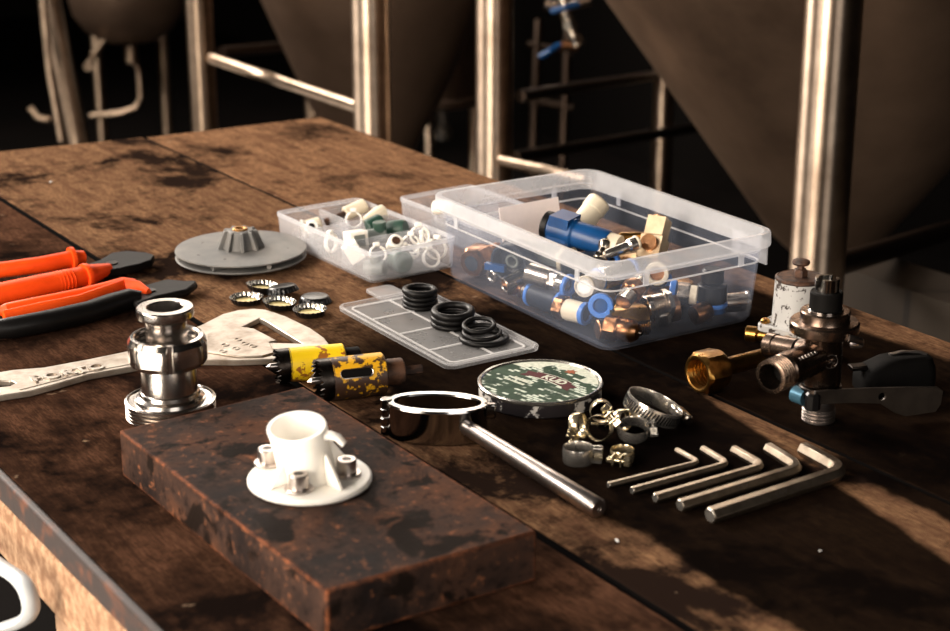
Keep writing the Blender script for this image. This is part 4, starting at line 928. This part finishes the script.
# front outlet (threaded) and the second branch behind it
zo = 0.056
oe = WV(770, 377, zo); oc = Vector((0, 0, zo)); do = oc - oe; om = frame(oe, do); Lo = do.length
pr = [(0.0102, 0.020), (0.0102, 0.0), (0.0118, 0.0)]
for k in range(6): pr += [(0.0136, 0.0006 + k * .0027), (0.0136, 0.0013 + k * .0027), (0.0120, 0.0018 + k * .0027), (0.0120, 0.0026 + k * .0027)]
pr += [(0.0122, .0170), (0.0136, .0185), (0.0142, .0240), (0.0128, Lo * .75), (0.0124, Lo - .004)]
MB().lathe(pr, 40, om, cap0=True).build('side_outlet', 'valvesteel', vl)
MB().lathe([(0.0101, .0190), (0.0101, .0196)], 24, om).build('outlet_bore', 'blackmatte', vl)
b0 = WV(768, 345, .050); bm_ = frame(b0, WV(806, 352, .054) - b0)
MB().lathe([(0.0096, 0), (0.0106, .001), (0.0106, .0085), (0.0098, .0095), (0.0098, .030)], 30, bm_).build('rear_branch', 'valvesteel', vl)
b1 = WV(806, 352, .054); MB().tube([b1 + (b0 - b1) * 0.12, Vector((b1.x * .55, b1.y * .55, .056)), Vector((0, 0, .056))], [0.0102, 0.0112, 0.0115], 20).build('branch_elbow', 'valvesteel', vl)
pc = bm_ @ Vector((0, 0, .0)); 
# cast mark on the body
fd = -fwd + RT * 0.25; fd.z = 0; fd.normalize()
mk_ = frame(fd * 0.0157 + Vector((0, 0, .0555)), fd, RT)
MB().torus(0.0056, 0.0004, 28, 6, mk_).build('cast_mark', 'rodsteel', vl)
text_mesh('cast_letters', 'DC', 0.0052, 0.0004, 'rodsteel', vl, mk_)
# raised letters along the outlet
for k in range(6):
    c = om @ Vector((0, 0, .026 + k * .0042)); sd = (-fwd * 0.75 + Vector((0, 0, 0.6))).normalized(); sd = (sd - do.normalized() * sd.dot(do.normalized())).normalized()
    MB().box(0.0024, 0.0030, 0.0012, (0, 0, 0), frame(c + sd * 0.0138, sd, do)).build('cast_letter', 'rodsteel', vl, bevel=0.0004)
# lever clamp, lever bar, grip
lz = 0.031
MB().pipe(0.0172, 0.0122, .0215, .0310, 36).build('lever_clamp', 'darksteel', vl)
kb = WV(815, 396, .026); kf = Vector((kb.x, kb.y, 0)).normalized()
MB().lathe([(0.004, -.010), (0.0062, -.009), (0.0062, .003), (0.0045, .005)], 8, frame(Vector((kf.x * .021, kf.y * .021, .0262)), (0, 0, 1))).build('clamp_screw', 'blackgloss', vl)
MB().lathe([(0.0068, 0), (0.0068, .012), (0.0055, .013)], 18, frame(WV(806, 398, .022), WV(780, 388, .022) - WV(806, 398, .022))).build('blue_plug', mk('teal_enamel', sr(70, 110, 130), 0.3, 0.5), vl)
def bar_pts():
    top, bot = [], []
    la, lb = WV(828, 403, .022), WV(936, 402, .014)
    return la, lb
la, lb = bar_pts(); dl = (lb - la); dl.z = 0; Ll = dl.length; xl = dl.normalized(); nl = Vector((xl.y, -xl.x, 0)); nl = nl if nl.dot(CAMP - v0) > 0 else -nl
ml = Matrix((xl, Vector((0, 0, 1)), nl)).transposed().to_4x4(); ml.translation = Vector((la.x, la.y, 0))
prof = [(-0.012, 0.022), (0.02, 0.0205), (0.045, 0.0175), (0.058, 0.0085), (0.068, 0.0045), (Ll, 0.0060), (Ll + .004, 0.012), (Ll + .005, 0.0235), (Ll, 0.0270), (0.06, 0.0300), (0.03, 0.0320), (0.0, 0.0335), (-0.012, 0.0335)]
hole_ = [(0.046 + .0030 * cos(2 * pi * k / 16), .0235 + .0034 * sin(2 * pi * k / 16)) for k in range(16)]
MB().prism(prof, -0.0012, 0.0012, holes=[hole_], mx=ml).build('lever_bar', 'leversteel', vl, bevel=0.0005)
gc = WV(894, 377, .012); 
mg = frame((gc.x, gc.y, 0), (0, 0, 1), xl)
def grip_loops():
    ls = []
    for z, wx, wy, r_, ox in ((.001, .060, .030, .008, 0), (.004, .066, .034, .010, 0), (.014, .067, .034, .010, 0), (.022, .063, .030, .010, .002), (.029, .046, .024, .009, .008), (.031, .036, .018, .007, .010)):
        ls.append(rr(wx, wy, r_, z, cx=ox))
    return ls
MB().loft(grip_loops(), mg).build('grip', 'blackmatte', vl)
gw = mg @ Vector((.014, 0, .031))
MB().tube([mg @ Vector((-.004, .003, .0312)), mg @ Vector((.008, .004, .0325)), mg @ Vector((.022, .001, .0318)), mg @ Vector((.027, -.003, .0305))], (0.0025, 0.0012), 8, up=(0, 0, 1)).build('grip_clip', 'rodsteel', vl)
MB().box(0.014, 0.010, 0.004, (0, 0, 0), frame(mg @ Vector((-.034, .0, .024)), (0, 0, 1), xl)).build('grip_neck', 'darksteel', vl, bevel=0.001)
# curved spring hook at the right of the flange
hkc = Vector((0, 0, .066)); 
MB().tube([Vector((0, 0, .078 - .022 * (t ** 1.2))) + (RT * cos(R(-60 + 95 * t)) + fwd * sin(R(-60 + 95 * t))) * (0.0285 + .004 * t) for t in [k / 14 for k in range(15)]], (0.0009, 0.0030), 8, up=(0, 0, 1)).build('spring_hook', 'rodsteel', vl)

# ================================================================== STORAGE BIN
BC = Vector((0.9866, 1.2693, TZ)); BH = 0.0885
bn = thing('storage_bin', 'large clear plastic storage bin full of hose fittings', 'storage bin', BC, (0, 0, R(-1.27)))
def br_(k, r_, z): return rr(.202 - k, .299 - k, r_, z)
MB().loft([br_(.044, .010, 0.0), br_(.032, .014, .0012), br_(.026, .015, .006), br_(.016, .016, .070),
           br_(.0195, .0145, .070), br_(.0292, .013, .006), br_(.035, .012, .0030), br_(.044, .010, .0022)]).build('tub', 'clear', bn)
MB().loft([br_(.0192, .0145, .0695), br_(.0152, .016, .0695), br_(.0148, .016, .0745), br_(.0018, .020, .0747), br_(0, .021, .0760), br_(.0005, .021, .0868), br_(.0025, .020, BH),
           br_(.0120, .017, BH), br_(.0137, .016, .0870), br_(.0190, .0145, .0705)], ring=True).build('rim', 'rim', bn)
MB().loft([br_(.0190, .0146, .0585), br_(.0206, .0142, .0585), br_(.0204, .0142, .0600), br_(.0188, .0146, .0600)], ring=True).build('fill_line', 'lidpanel', bn)
for s, y in ((1, -.10), (1, .09), (-1, .105), (-1, -.10)):
    MB().box(.0012, .006, .012, (s * .0945, y, .0665)).build('rib', 'rim', bn)
for s, x in ((-1, .06), (-1, -.05), (1, .05), (1, -.055)):
    MB().box(.006, .0012, .012, (x, s * .1428, .0665)).build('rib', 'rim', bn)
MB().box(.0016, .05, .022, (.0985, -.110, .0640)).build('latch_tab', 'rim', bn, bevel=0.0005)

fg = 'hose fittings in the clear bin'; KS = 1.16
XW, YW = BC.x - 0.0850, BC.y - 0.1335             # inner faces of the two walls towards the camera
def wallspot(px, py, axis, r, hl, far):
    r *= KS; hl *= KS
    a = Vector(axis).normalized(); k = 0 if far == 'x' else 1
    off = hl * abs(a[k]) + r * math.sqrt(max(0, 1 - a[k] ** 2)) + 0.0025
    q = PX(px, py, x=XW + off) if far == 'x' else PX(px, py, y=YW + off)
    if far == 'x': q.x -= 0.0
    ez = hl * abs(a.z) + r * math.sqrt(max(0, 1 - a.z ** 2))
    zm = 0.0030 + ez
    if q.z < TZ + zm:                                  # rests on the bin floor
        q = P(px, py, zm); lim = (XW, YW)[k] + r + hl * abs(a[k]) + 0.001
        q[k] = max(q[k], lim)
    return q
def ori(az, el):                                  # axis by heading in the picture (0 = right, 90 = away) and rise
    v = RT * cos(R(az)) + fwd * sin(R(az)); return Vector((v.x * cos(R(el)), v.y * cos(R(el)), sin(R(el))))
def item(name, label, cat, loc, axis, parts, group=fg):
    axis = Vector(axis).normalized()
    root = thing(name, label, cat, loc, frame((0, 0, 0), axis).to_euler(), group)
    if group == fg: root.scale = (KS, KS, KS)
    for nm_, mb_, mat_ in parts: mb_.build(nm_, mat_, root)
    return root
def ring_end(r, z, t=0.004, hole=0.62): return MB().pipe(r, r * hole, z, z + t, 26, b=.0005)
def thread(r, z0, z1, pitch=.0018, seg=26):
    pr = [(r * .86, z0)]; z = z0
    while z + pitch <= z1: pr += [(r, z + pitch * .35), (r, z + pitch * .55), (r * .9, z + pitch * .95)]; z += pitch
    return MB().lathe(pr + [(r * .86, z1)], seg)
def hexp(r, z0, z1):
    b = (z1 - z0) * .12; n = 36; loops = []
    for q, z, hx in ((r * .9, z0, 0), (r, z0 + b, 1), (r, z1 - b, 1), (r * .9, z1, 0)):
        loops.append([((min(r * 1.12, r * .98 / cos(((2 * pi * j / n + pi / 6) % (pi / 3)) - pi / 6)) if hx else q * 1.02) * cos(2 * pi * j / n), (min(r * 1.12, r * .98 / cos(((2 * pi * j / n + pi / 6) % (pi / 3)) - pi / 6)) if hx else q * 1.02) * sin(2 * pi * j / n), z) for j in range(n)])
    return MB().loft(loops)
def pushfit(r, l, body, ringm, two=False):
    ps = [('body', MB().lathe([(r * .55, -l / 2 + .005), (r * .9, -l / 2 + .003), (r * .97, -l / 2 + .004), (r * .97, l / 2 - .001), (r * .9, l / 2)], 28), body),
          ('collar', ring_end(r, -l / 2, .0042), ringm), ('bore', MB().cyl(r * .6, -l / 2 + .0022, -l / 2 + .0026, 20), 'slateblue')]
    if two: ps += [('collar', ring_end(r, l / 2 - .002, .0042), ringm)]
    return ps
def nipple(r, hexm, thm, l=0.026):
    return [('hex', hexp(r, -l * .12, l * .22), hexm), ('thread', thread(r * .78, -l / 2, -l * .12), thm), ('thread', thread(r * .78, l * .22, l / 2), thm)]
def nutcup(r, l, m1, m2):
    return [('hex_nut', hexp(r, -l / 2, 0), m1), ('tail', MB().lathe([(r * .62, 0), (r * .62, l * .35), (r * .5, l * .5)], 24), m2), ('bore', MB().cyl(r * .55, -l / 2 - .0003, -l / 2 + .0002, 24), 'slateblue')]
# --- against the left wall, from the far corner forwards
item('brass_fitting', 'big brass nut fitting in the far left corner of the clear bin', 'fitting', wallspot(470, 259, ori(55, 4), 0.0135, 0.021, 'x'), ori(55, 4), nutcup(.0125, .042, 'copperbrass', 'copperbrass'))
item('steel_fitting', 'small steel nipple pointing at the far end of the bin\'s left wall', 'fitting', wallspot(489, 274, ori(40, 8), 0.009, 0.018, 'x'), ori(40, 8), [('hex', hexp(.0085, .002, .010), 'zinc'), ('spout', MB().pipe(.0062, .0034, -.014, .003, 24), 'zinc'), ('tail', MB().cyl(.006, .010, .018, 20), 'zinc')])
item('brass_fitting', 'small copper-coloured nipple low on the bin\'s left wall, below the steel nipple', 'fitting', wallspot(500, 292, ori(10, 0), 0.008, 0.011, 'x'), ori(10, 0), nipple(.0075, 'copperbrass', 'copperbrass', .022))
item('plastic_coupler', 'large dark cup-shaped coupler with a blue wing inside the left bin wall', 'coupler', wallspot(515, 259, ori(60, 8), 0.0175, 0.0125, 'x'), ori(60, 8), [('cup', MB().lathe([(.0165, -.012), (.0175, -.011), (.0175, .006), (.012, .012), (.004, .0125), (.004, .003), (.014, 0), (.0150, -.0115)], 40, ring=True), 'slateblue'), ('wing', MB().box(.006, .019, .004, (-.004, -.012, -.013)), 'blue'), ('core', MB().pipe(.0062, .004, -.006, .004, 24), 'greyitem')])
item('steel_fitting', 'short steel sleeve standing behind the dark cylinder on the bin\'s left wall', 'fitting', wallspot(514, 281, ori(30, 15), 0.007, 0.01, 'x'), ori(30, 15), [('sleeve', MB().pipe(.0070, .0052, -.010, .010, 26), 'nickel')])
item('push_fitting', 'shiny steel push fitting with blue collar at the middle of the left bin wall', 'fitting', wallspot(549, 280, ori(-40, -3), 0.01, 0.021, 'x'), ori(-40, -3), [('sleeve', MB().pipe(.0098, .0078, -.020, .004, 30), 'nickel'), ('hex', hexp(.0085, .002, .012), 'nickel'), ('neck', MB().cyl(.0082, .012, .018, 24), 'zinc'), ('collar', MB().pipe(.0098, .006, .018, .0215, 28), 'lightblue')])
item('push_fitting', 'dark cylinder coupler with blue rings at both ends, low on the left bin wall', 'fitting', wallspot(533, 302, ori(-48, 0), 0.0108, 0.026, 'x'), ori(-48, 0), [('body', MB().cyl(.0102, -.016, .015, 32, b=.001), 'slateblue'), ('collar', MB().pipe(.0104, .006, -.0195, -.016, 28), 'lightblue'), ('collar', MB().pipe(.0108, .006, .015, .0185, 28), 'lightblue'), ('tip', MB().pipe(.0070, .004, -.026, -.0195, 24), 'nickel')])
item('push_fitting', 'pale hex push fitting with a blue mouth, low on the left bin wall', 'fitting', wallspot(571, 312, ori(-40, 0), 0.0102, 0.018, 'x'), ori(-40, 0), [('hex', hexp(.0092, -.018, -.008), 'copperbrass'), ('body', MB().lathe([(.0085, -.008), (.0090, -.006), (.0085, .008), (.0078, .009)], 28), 'cream'), ('collar', MB().pipe(.0094, .0058, .008, .0125, 28), 'lightblue'), ('bore', MB().cyl(.0058, .0102, .0104, 22), 'blue')])
item('push_fitting', 'white ring-ended push fitting below the rim near the front bin corner', 'fitting', wallspot(590, 284, ori(-115, 6), 0.0085, 0.013, 'x'), ori(-115, 6), pushfit(.0085, .026, 'white', 'white')[:2] + [('bore', MB().cyl(.005, .0106, .0108, 20), 'greyitem'), ('lip', ring_end(.0085, .009, .004), 'cream')])
item('push_fitting', 'blue ring-ended push fitting at the front bin corner', 'fitting', wallspot(603, 303, ori(-105, 4), 0.01, 0.014, 'x'), ori(-105, 4), [('body', MB().cyl(.0086, -.014, .006, 26), 'slateblue'), ('collar', MB().pipe(.0100, .0058, .006, .0110, 28), 'lightblue'), ('bore', MB().cyl(.0058, .0085, .0088, 22), 'blue')])
item('brass_fitting', 'brass hex elbow lying in the front bin corner', 'fitting', wallspot(606, 333, ori(-30, -2), 0.0105, 0.0165, 'x'), ori(-30, -2), [('hex', hexp(.0095, -.014, -.002), 'copperbrass'), ('dome', MB().lathe([(.0085, -.002), (.0095, .003), (.0090, .009), (.006, .013), (.0005, .0145)], 28), 'copperbrass'), ('pin', MB().cyl(.002, .0145, .0165, 12), 'darksteel')])
# --- against the right wall
item('brass_fitting', 'brass hex coupling above the threaded rod behind the right bin wall', 'fitting', wallspot(629, 318, ori(16, 3), 0.0105, 0.016, 'y'), ori(16, 3), [('hex', hexp(.0095, -.016, .014), 'brass'), ('bore', MB().cyl(.006, -.0163, -.0158, 20), 'blackmatte')])
item('steel_fitting', 'steel threaded bush next to the brass hex coupling behind the right bin wall', 'fitting', wallspot(655, 306, ori(22, 6), 0.0115, 0.013, 'y'), ori(22, 6), [('collar', MB().pipe(.0100, .0066, -.009, -.004, 30), 'nickel'), ('thread', thread(.0095, -.004, .008), 'nickel'), ('hex', hexp(.0105, .008, .013), 'nickel')])
item('brass_fitting', 'long brass threaded rod low behind the right bin wall', 'fitting', wallspot(642, 335, ori(15, 1), 0.0088, 0.022, 'y'), ori(15, 1), [('sleeve', MB().cyl(.0080, -.022, -.004, 28, b=.0008), 'copperbrass'), ('band', MB().pipe(.0088, .006, -.004, -.002, 28), 'brass'), ('thread', thread(.0082, -.002, .020), 'brass')])
item('steel_fitting', 'stout hex nut fitting with pale washer beside the threaded rod', 'fitting', wallspot(684, 320, ori(12, 8), 0.013, 0.014, 'y'), ori(12, 8), [('washer', MB().pipe(.0128, .007, -.010, -.006, 30), 'nickel'), ('hex', hexp(.0118, -.006, .002), 'nickel'), ('washer', MB().pipe(.0122, .007, .002, .005, 30), 'zinc'), ('tail', MB().cyl(.0105, .005, .014, 28, b=.001), 'copperbrass')])
item('push_fitting', 'white hex fitting with dark blue collar at mid height behind the right bin wall', 'fitting', wallspot(686, 294, ori(-12, -4), 0.0102, 0.013, 'y'), ori(-12, -4), [('hex', hexp(.0085, -.008, .003), 'nickel'), ('collar', MB().pipe(.0102, .006, -.013, -.008, 28), 'lightblue'), ('lip', MB().pipe(.0078, .005, .003, .009, 26), 'cream')])
item('elbow_coupler', 'tall black elbow coupler with a blue foot ring behind the right bin wall', 'coupler', wallspot(712, 291, ori(90, 88), 0.013, 0.019, 'y'), ori(90, 88), [('body', MB().cyl(.0120, -.009, .006, 32, b=.001), 'black'), ('upper', MB().cyl(.0092, .006, .019, 30, b=.002), 'black'), ('collar', MB().pipe(.0130, .008, -.0125, -.009, 32), 'lightblue'), ('foot', MB().cyl(.0115, -.017, -.0125, 28), 'blue')])
item('steel_fitting', 'plain steel sleeve at the right end of the bin', 'fitting', wallspot(737, 304, ori(8, 2), 0.009, 0.0135, 'y'), ori(8, 2), [('sleeve', MB().pipe(.0080, .0058, -.010, .012, 28), 'nickel'), ('lip', MB().pipe(.0090, .0058, .010, .0135, 28), 'zinc')])
item('brass_fitting', 'small brass cap low at the right end of the bin', 'fitting', wallspot(718, 319, ori(30, 10), 0.0082, 0.008, 'y'), ori(30, 10), [('cap', MB().lathe([(.0075, -.008), (.0082, -.006), (.0082, .004), (.006, .0075), (.0005, .0082)], 24), 'copperbrass')])
item('steel_fitting', 'dull nipple high behind the right bin wall, near the front corner', 'fitting', wallspot(632, 291, ori(55, 20), 0.01, 0.015, 'y'), ori(55, 20), nipple(.0090, 'copperbrass', 'nickel', .03))
# --- showing above the rim
item('ball_valve', 'big bright blue plastic valve body on top of the fittings', 'valve', P(583, 236, .062), ori(-30, -8), [('body', MB().lathe([(.0118, -.030), (.0128, -.029), (.0128, -.008), (.0112, -.006), (.0112, .022), (.0104, .024)], 32), 'blue'), ('saddle', MB().box(.021, .024, .018, (.003, 0, -.019)), 'blue'), ('saddle_bore', MB().pipe(.0085, .0062, 0, .003, 26, frame((-.0065, -.0105, -.019), (-.45, -.9, 0))), 'blue'), ('dark_bore', MB().cyl(.006, 0, .0012, 22, frame((-.0065, -.0105, -.019), (-.45, -.9, 0))), 'slateblue'), ('black_end', MB().pipe(.0124, .009, -.036, -.030, 30), 'black'), ('end_sleeve', MB().cyl(.0098, .024, .034, 28), 'cream')])
item('push_fitting', 'cream push coupler sticking up behind the blue valve', 'fitting', P(588, 216, .064), ori(38, 40), [('body', MB().lathe([(.0090, -.024), (.0100, -.022), (.0100, .006), (.0108, .007), (.0108, .016), (.0098, .0175), (.0070, .0175), (.0068, .012)], 32), 'cream'), ('bore', MB().cyl(.0068, .0125, .0128, 24), 'rust')])
item('brass_fitting', 'square pale brass block fitting sticking up near the right rim', 'fitting', P(655, 240, .060), ori(62, 58), [('block', MB().box(.016, .016, .016, (0, 0, .011)), 'palebrass'), ('body', MB().box(.019, .019, .020, (0, 0, -.008)), 'palebrass'), ('side_port', MB().cyl(.007, .009, .014, 22, frame((0, 0, -.006), (1, 0, 0))), 'copperbrass'), ('neck', MB().cyl(.0065, .018, .0205, 20), 'copperbrass')])
item('steel_fitting', 'small steel swivel nipple in front of the blue valve', 'fitting', P(604, 247, .058), ori(70, 30), [('ball', MB().lathe([(.001, .008), (.005, .0065), (.0062, .003), (.005, -.001), (.0035, -.003), (.0045, -.012)], 22), 'nickel'), ('hex', hexp(.0058, -.016, -.010), 'nickel')])
item('steel_fitting', 'shiny steel plug lying across the blue valve', 'fitting', P(623, 248, .060), ori(28, 12), [('shaft', MB().lathe([(.003, -.018), (.0042, -.014), (.0042, .004), (.0058, .006), (.0058, .012), (.005, .013)], 22), 'zinc'), ('lip', MB().pipe(.0062, .004, .012, .0145, 24), 'cream')])
item('brass_fitting', 'thin brass bar fitting between the blue valve and the brass block', 'fitting', P(633, 237, .056), ori(0, 0), [('bar', MB().lathe([(.003, -.012), (.0042, -.010), (.0042, .010), (.003, .012)], 16), 'brass')])
pc_ = P(548, 228, .050)
ins = MB().box(.075, .0012, .040).build('divider_card', 'cardpale', None, P(531, 222, .056), (R(-12), 0, R(2)))
tag(ins, 'pale card divider leaning inside the far half of the bin', 'card')
# --- the heap below
random.seed(11)
spots = [(x, y) for x in (-.040, -.010, .020, .052) for y in (.095, .062, .03, -.002, -.034, -.066, -.095)]
cols = ['copperbrass', 'nickel', 'brass', 'zinc']
k = 0
for lx, ly in spots:
    if lx < -.03 or ly < -.08: continue
    k += 1; kind = k % 4; zc = .014 + .003 * (k % 3)
    loc = BC + Vector((lx + random.uniform(-.004, .004), ly + random.uniform(-.003, .003), zc))
    axd = (cos(k * 1.9), sin(k * 1.9), random.uniform(-.15, .15))
    lab2 = ['nipple', 'blue-ringed coupler', 'nut fitting', 'grey coupler'][kind]
    place = 'farther half' if ly > .03 else 'nearer half'
    side = 'left' if lx < 0 else 'right'
    row = ['left middle', 'right middle', 'right wall'][(-.010, .020, .052).index(lx)]; fr = ['first', 'second', 'third', 'fourth', 'fifth', 'sixth'][(.095, .062, .03, -.002, -.034, -.066).index(ly)]
    txt = f'{lab2} buried in the heap, {row} row, {fr} from the far wall'
    if kind == 0: item('brass_fitting', 'threaded ' + txt, 'fitting', loc, axd, nipple(.0095, cols[k % 3], cols[(k + 1) % 3], .028))
    elif kind == 1: item('push_fitting', 'dark ' + txt, 'fitting', loc, axd, pushfit(.0098, .028, 'slateblue', 'lightblue'))
    elif kind == 2: item('brass_fitting', 'metal ' + txt, 'fitting', loc, axd, nutcup(.0105, .028, cols[k % 4], cols[(k + 2) % 4]))
    else: item('push_fitting', 'pale ' + txt, 'fitting', loc, axd, pushfit(.0095, .027, 'greyitem', 'cream'))
for j, (lx, ly, nm3) in enumerate(((.0, .05, 'blue'), (.02, -.02, 'nickel'), (-.02, .0, 'slateblue'), (.045, .04, 'slateblue'), (.03, -.06, 'copperbrass'), (-.015, -.05, 'zinc'), (-.03, .045, 'greyitem'))):
    where = ['under the blue valve at the far side', 'right of the blue valve', 'left of the blue valve', 'near the back wall', 'below the brass block', 'below the steel swivel nipple', 'beside the dark cup coupler'][j]
    loc = BC + Vector((lx, ly, .040)); axd = (cos(j * 2.3 + 1), sin(j * 2.3 + 1), .1)
    colr = {'blue': 'blue', 'nickel': 'nickel-plated', 'slateblue': 'dark', 'copperbrass': 'reddish brass', 'zinc': 'bright zinc', 'greyitem': 'grey'}[nm3]
    item('coupler', f'{colr} straight coupler on the heap {where}', 'coupler', loc, axd, [('body', MB().cyl(.0092, -.015, .015, 28, b=.001), nm3), ('collar', MB().pipe(.0098, .006, -.0185, -.015, 28), 'lightblue' if j % 2 else 'cream'), ('collar', MB().pipe(.0098, .006, .015, .0185, 28), 'lightblue' if j % 2 else 'cream')])

# ================================================================== SMALL ORGANIZER BOXES
def organizer(label, c, wx, wy, hh, rot, div):
    root = thing('organizer_box', label, 'organizer box', c, rot)
    MB().loft([rr(wx - .010, wy - .010, .005, 0), rr(wx - .005, wy - .005, .006, .0012), rr(wx - .003, wy - .003, .007, .006), rr(wx, wy, .008, hh - .004), rr(wx - .003, wy - .003, .0065, hh - .004), rr(wx - .006, wy - .006, .006, .006), rr(wx - .010, wy - .010, .005, .0022)]).build('tub', 'milky', root)
    MB().loft([rr(wx - .003, wy - .003, .0065, hh - .0045), rr(wx + .0015, wy + .0015, .0085, hh - .0045), rr(wx + .002, wy + .002, .0085, hh - .0005), rr(wx, wy, .008, hh), rr(wx - .002, wy - .002, .007, hh), rr(wx - .003, wy - .003, .0065, hh - .001)], ring=True).build('rim', 'rim', root)
    for dx, dy, lx, ly in div: MB().box(lx, ly, hh - .006, (dx, dy, hh / 2 - .002)).build('divider', 'milky', root)
    return root
OC = Vector((0.876, 1.527, TZ)); OR = R(1.5)
organizer('small milky organizer box with compartments of clips and caps', OC, .104, .196, .034, (0, 0, OR), [(0, .030, .096, .0014), (0, -.035, .096, .0014), (.002, .065, .0014, .062)])
O2 = Vector((1.017, 1.525, TZ))
organizer('second milky organizer box, partly hidden behind the large bin', O2, .098, .160, .034, (0, 0, R(2)), [(0, .02, .09, .0014), (0.0, -.03, .09, .0014)])
og = 'small parts in the organizer box'
def oi(name, label, cat, lx, ly, z, axis, parts, base=OC): return item(name, label, cat, base + RZ(OR) @ Vector((lx, ly, z)), axis, parts, og)
def clipring(r): return [('ring', MB().tube([(r * cos(R(25) + R(310) * k / 24), r * sin(R(25) + R(310) * k / 24), 0) for k in range(25)], (.0012, .0028), 8, up=(0, 0, 1)), 'white'), ('lug', MB().box(.004, .006, .005, (r + .002, 0, 0)), 'white')]
# far compartment pair
oi('white_plug', 'round white plug with a dark hole at the far left of the organizer box', 'plug', -.030, .055, .020, ori(-100, 35), [('body', MB().cyl(.0080, -.008, .008, 24, b=.001), 'white'), ('bore', MB().cyl(.004, .008, .0083, 16), 'blackmatte')])
oi('white_plug', 'white barrel plug lying in the far left compartment of the organizer box', 'plug', -.018, .078, .016, ori(20, 10), [('body', MB().cyl(.0085, -.010, .010, 24, b=.0015), 'cream'), ('flange', MB().pipe(.0105, .006, -.011, -.009, 24), 'white')])
oi('push_fitting', 'tan tube fitting poking above the far rim of the organizer box', 'fitting', .034, .075, .027, ori(30, 15), [('body', MB().cyl(.0080, -.012, .014, 26, b=.001), 'cream'), ('shaft', MB().cyl(.0045, -.036, -.012, 20), 'rust')])
oi('white_clip', 'white round clip ring in the far right compartment of the organizer box', 'clip', .018, .050, .024, ori(-80, 25), clipring(.0085))
oi('push_fitting', 'white tapered fitting lying at the far right side of the organizer box', 'fitting', .040, .042, .026, ori(40, 12), [('body', MB().lathe([(.004, -.014), (.0055, -.012), (.0090, .004), (.0090, .012), (.008, .013)], 24), 'cream')])
# middle compartment
oi('white_block', 'white square connector with a grey face at the middle divider of the organizer box', 'connector', -.022, -.020, .024, ori(-60, 10), [('block', MB().box(.020, .020, .018), 'white'), ('face', MB().box(.012, .012, .002, (0, 0, .0095)), 'greyitem')])
oi('green_cap', 'dark green cap lying in the middle right of the organizer box', 'cap', .022, .012, .026, ori(25, 20), [('cap', MB().lathe([(.0095, -.009), (.0102, -.008), (.0102, .006), (.0085, .009), (.0005, .0095)], 26), 'green')])
oi('green_cap', 'second dark green cap, nearer the middle divider of the organizer box', 'cap', .036, -.010, .024, ori(-20, 12), [('cap', MB().lathe([(.0095, -.010), (.0102, -.009), (.0102, .007), (.0085, .010), (.0005, .0105)], 26), 'green')])
oi('grey_elbow', 'grey-green elbow connector in the middle of the organizer box', 'connector', .012, -.014, .022, ori(10, 5), [('body', MB().cyl(.0085, -.014, .006, 24, b=.001), 'greyitem'), ('branch', MB().cyl(.007, 0, .015, 22, frame((0, 0, 0), (1, 0, 0))), 'green')])
oi('white_clip', 'white clip standing on edge by the left wall of the organizer box', 'clip', -.038, .004, .018, ori(-30, 5), clipring(.0095))
oi('white_block', 'white plastic wedge lying left of the square connector in the organizer box', 'connector', -.036, -.040, .016, ori(15, 30), [('wedge', MB().prism([(-.012, -.008), (.012, -.008), (.012, .002), (-.006, .009)], -.008, .008), 'white')])
# near compartment
for j, (lx, ly, z, az, el, r_) in enumerate(((.012, -.072, .026, -95, 20, .0092), (.030, -.062, .030, -75, 35, .0098), (.040, -.078, .018, -110, 10, .0105), (.028, -.086, .012, -60, 25, .0090), (.020, -.060, .014, -40, 60, .0085), (.042, -.055, .020, -20, 20, .0090))):
    oi('white_clip', 'white hose clip ' + ['at the near divider, showing a tan bore', 'standing tall above the near rim', 'at the near right corner', 'low at the near wall', 'lying flat under the others', 'by the right wall'][j] + ' of the organizer box', 'clip', lx, ly, z, ori(az, el), clipring(r_))
oi('green_cap', 'dark green cap seen through the near wall of the organizer box', 'cap', -.008, -.083, .014, ori(-60, 10), [('cap', MB().lathe([(.0110, -.008), (.0118, -.007), (.0118, .006), (.010, .0085), (.0005, .009)], 28), 'green')])
oi('grey_elbow', 'grey connector at the nearest corner of the organizer box', 'connector', -.036, -.082, .012, ori(-20, 5), [('body', MB().cyl(.0078, -.012, .010, 24, b=.001), 'greyitem'), ('branch', MB().cyl(.006, 0, .012, 20, frame((0, 0, 0), (1, 0, 0))), 'greyitem')])
oi('white_clip', 'white clip beside the green cap at the near wall of the organizer box', 'clip', -.024, -.066, .020, ori(-70, 30), clipring(.0085))
oi('white_plug', 'white plug with a brown bore in the near compartment of the organizer box', 'plug', .000, -.060, .026, ori(-70, 40), [('body', MB().cyl(.0076, -.008, .008, 24, b=.001), 'white'), ('bore', MB().cyl(.0045, .008, .0083, 18), 'rust')])
item('white_plug', 'white cylinder plug resting on the left rim of the second organizer box', 'plug', Vector((0.972, 1.520, TZ + .039)), ori(-20, 6), [('body', MB().cyl(.0075, -.012, .012, 26, b=.0015), 'white')], 'small parts in the second organizer box')
item('white_clip', 'white clip lying in the second organizer box behind the large bin', 'clip', Vector((1.000, 1.565, TZ + .012)), ori(-60, 50), clipring(.009), 'small parts in the second organizer box')
# chips on the bench
for px, py, s_, lab4 in ((617, 541, .0022, 'tiny white plastic sliver on the bench below the rod handle'), (820, 551, .0012, 'pale crumb on the dark plank near the lower right'), (51, 182, .0022, 'white speck on the far left of the bench')):
    p = P(px, py); o = MB().box(s_ * 2, s_ * .7, s_ * .4, (0, 0, s_ * .2)).build('debris_chip', 'white', None, p, (0, 0, px)); tag(o, lab4, 'debris')
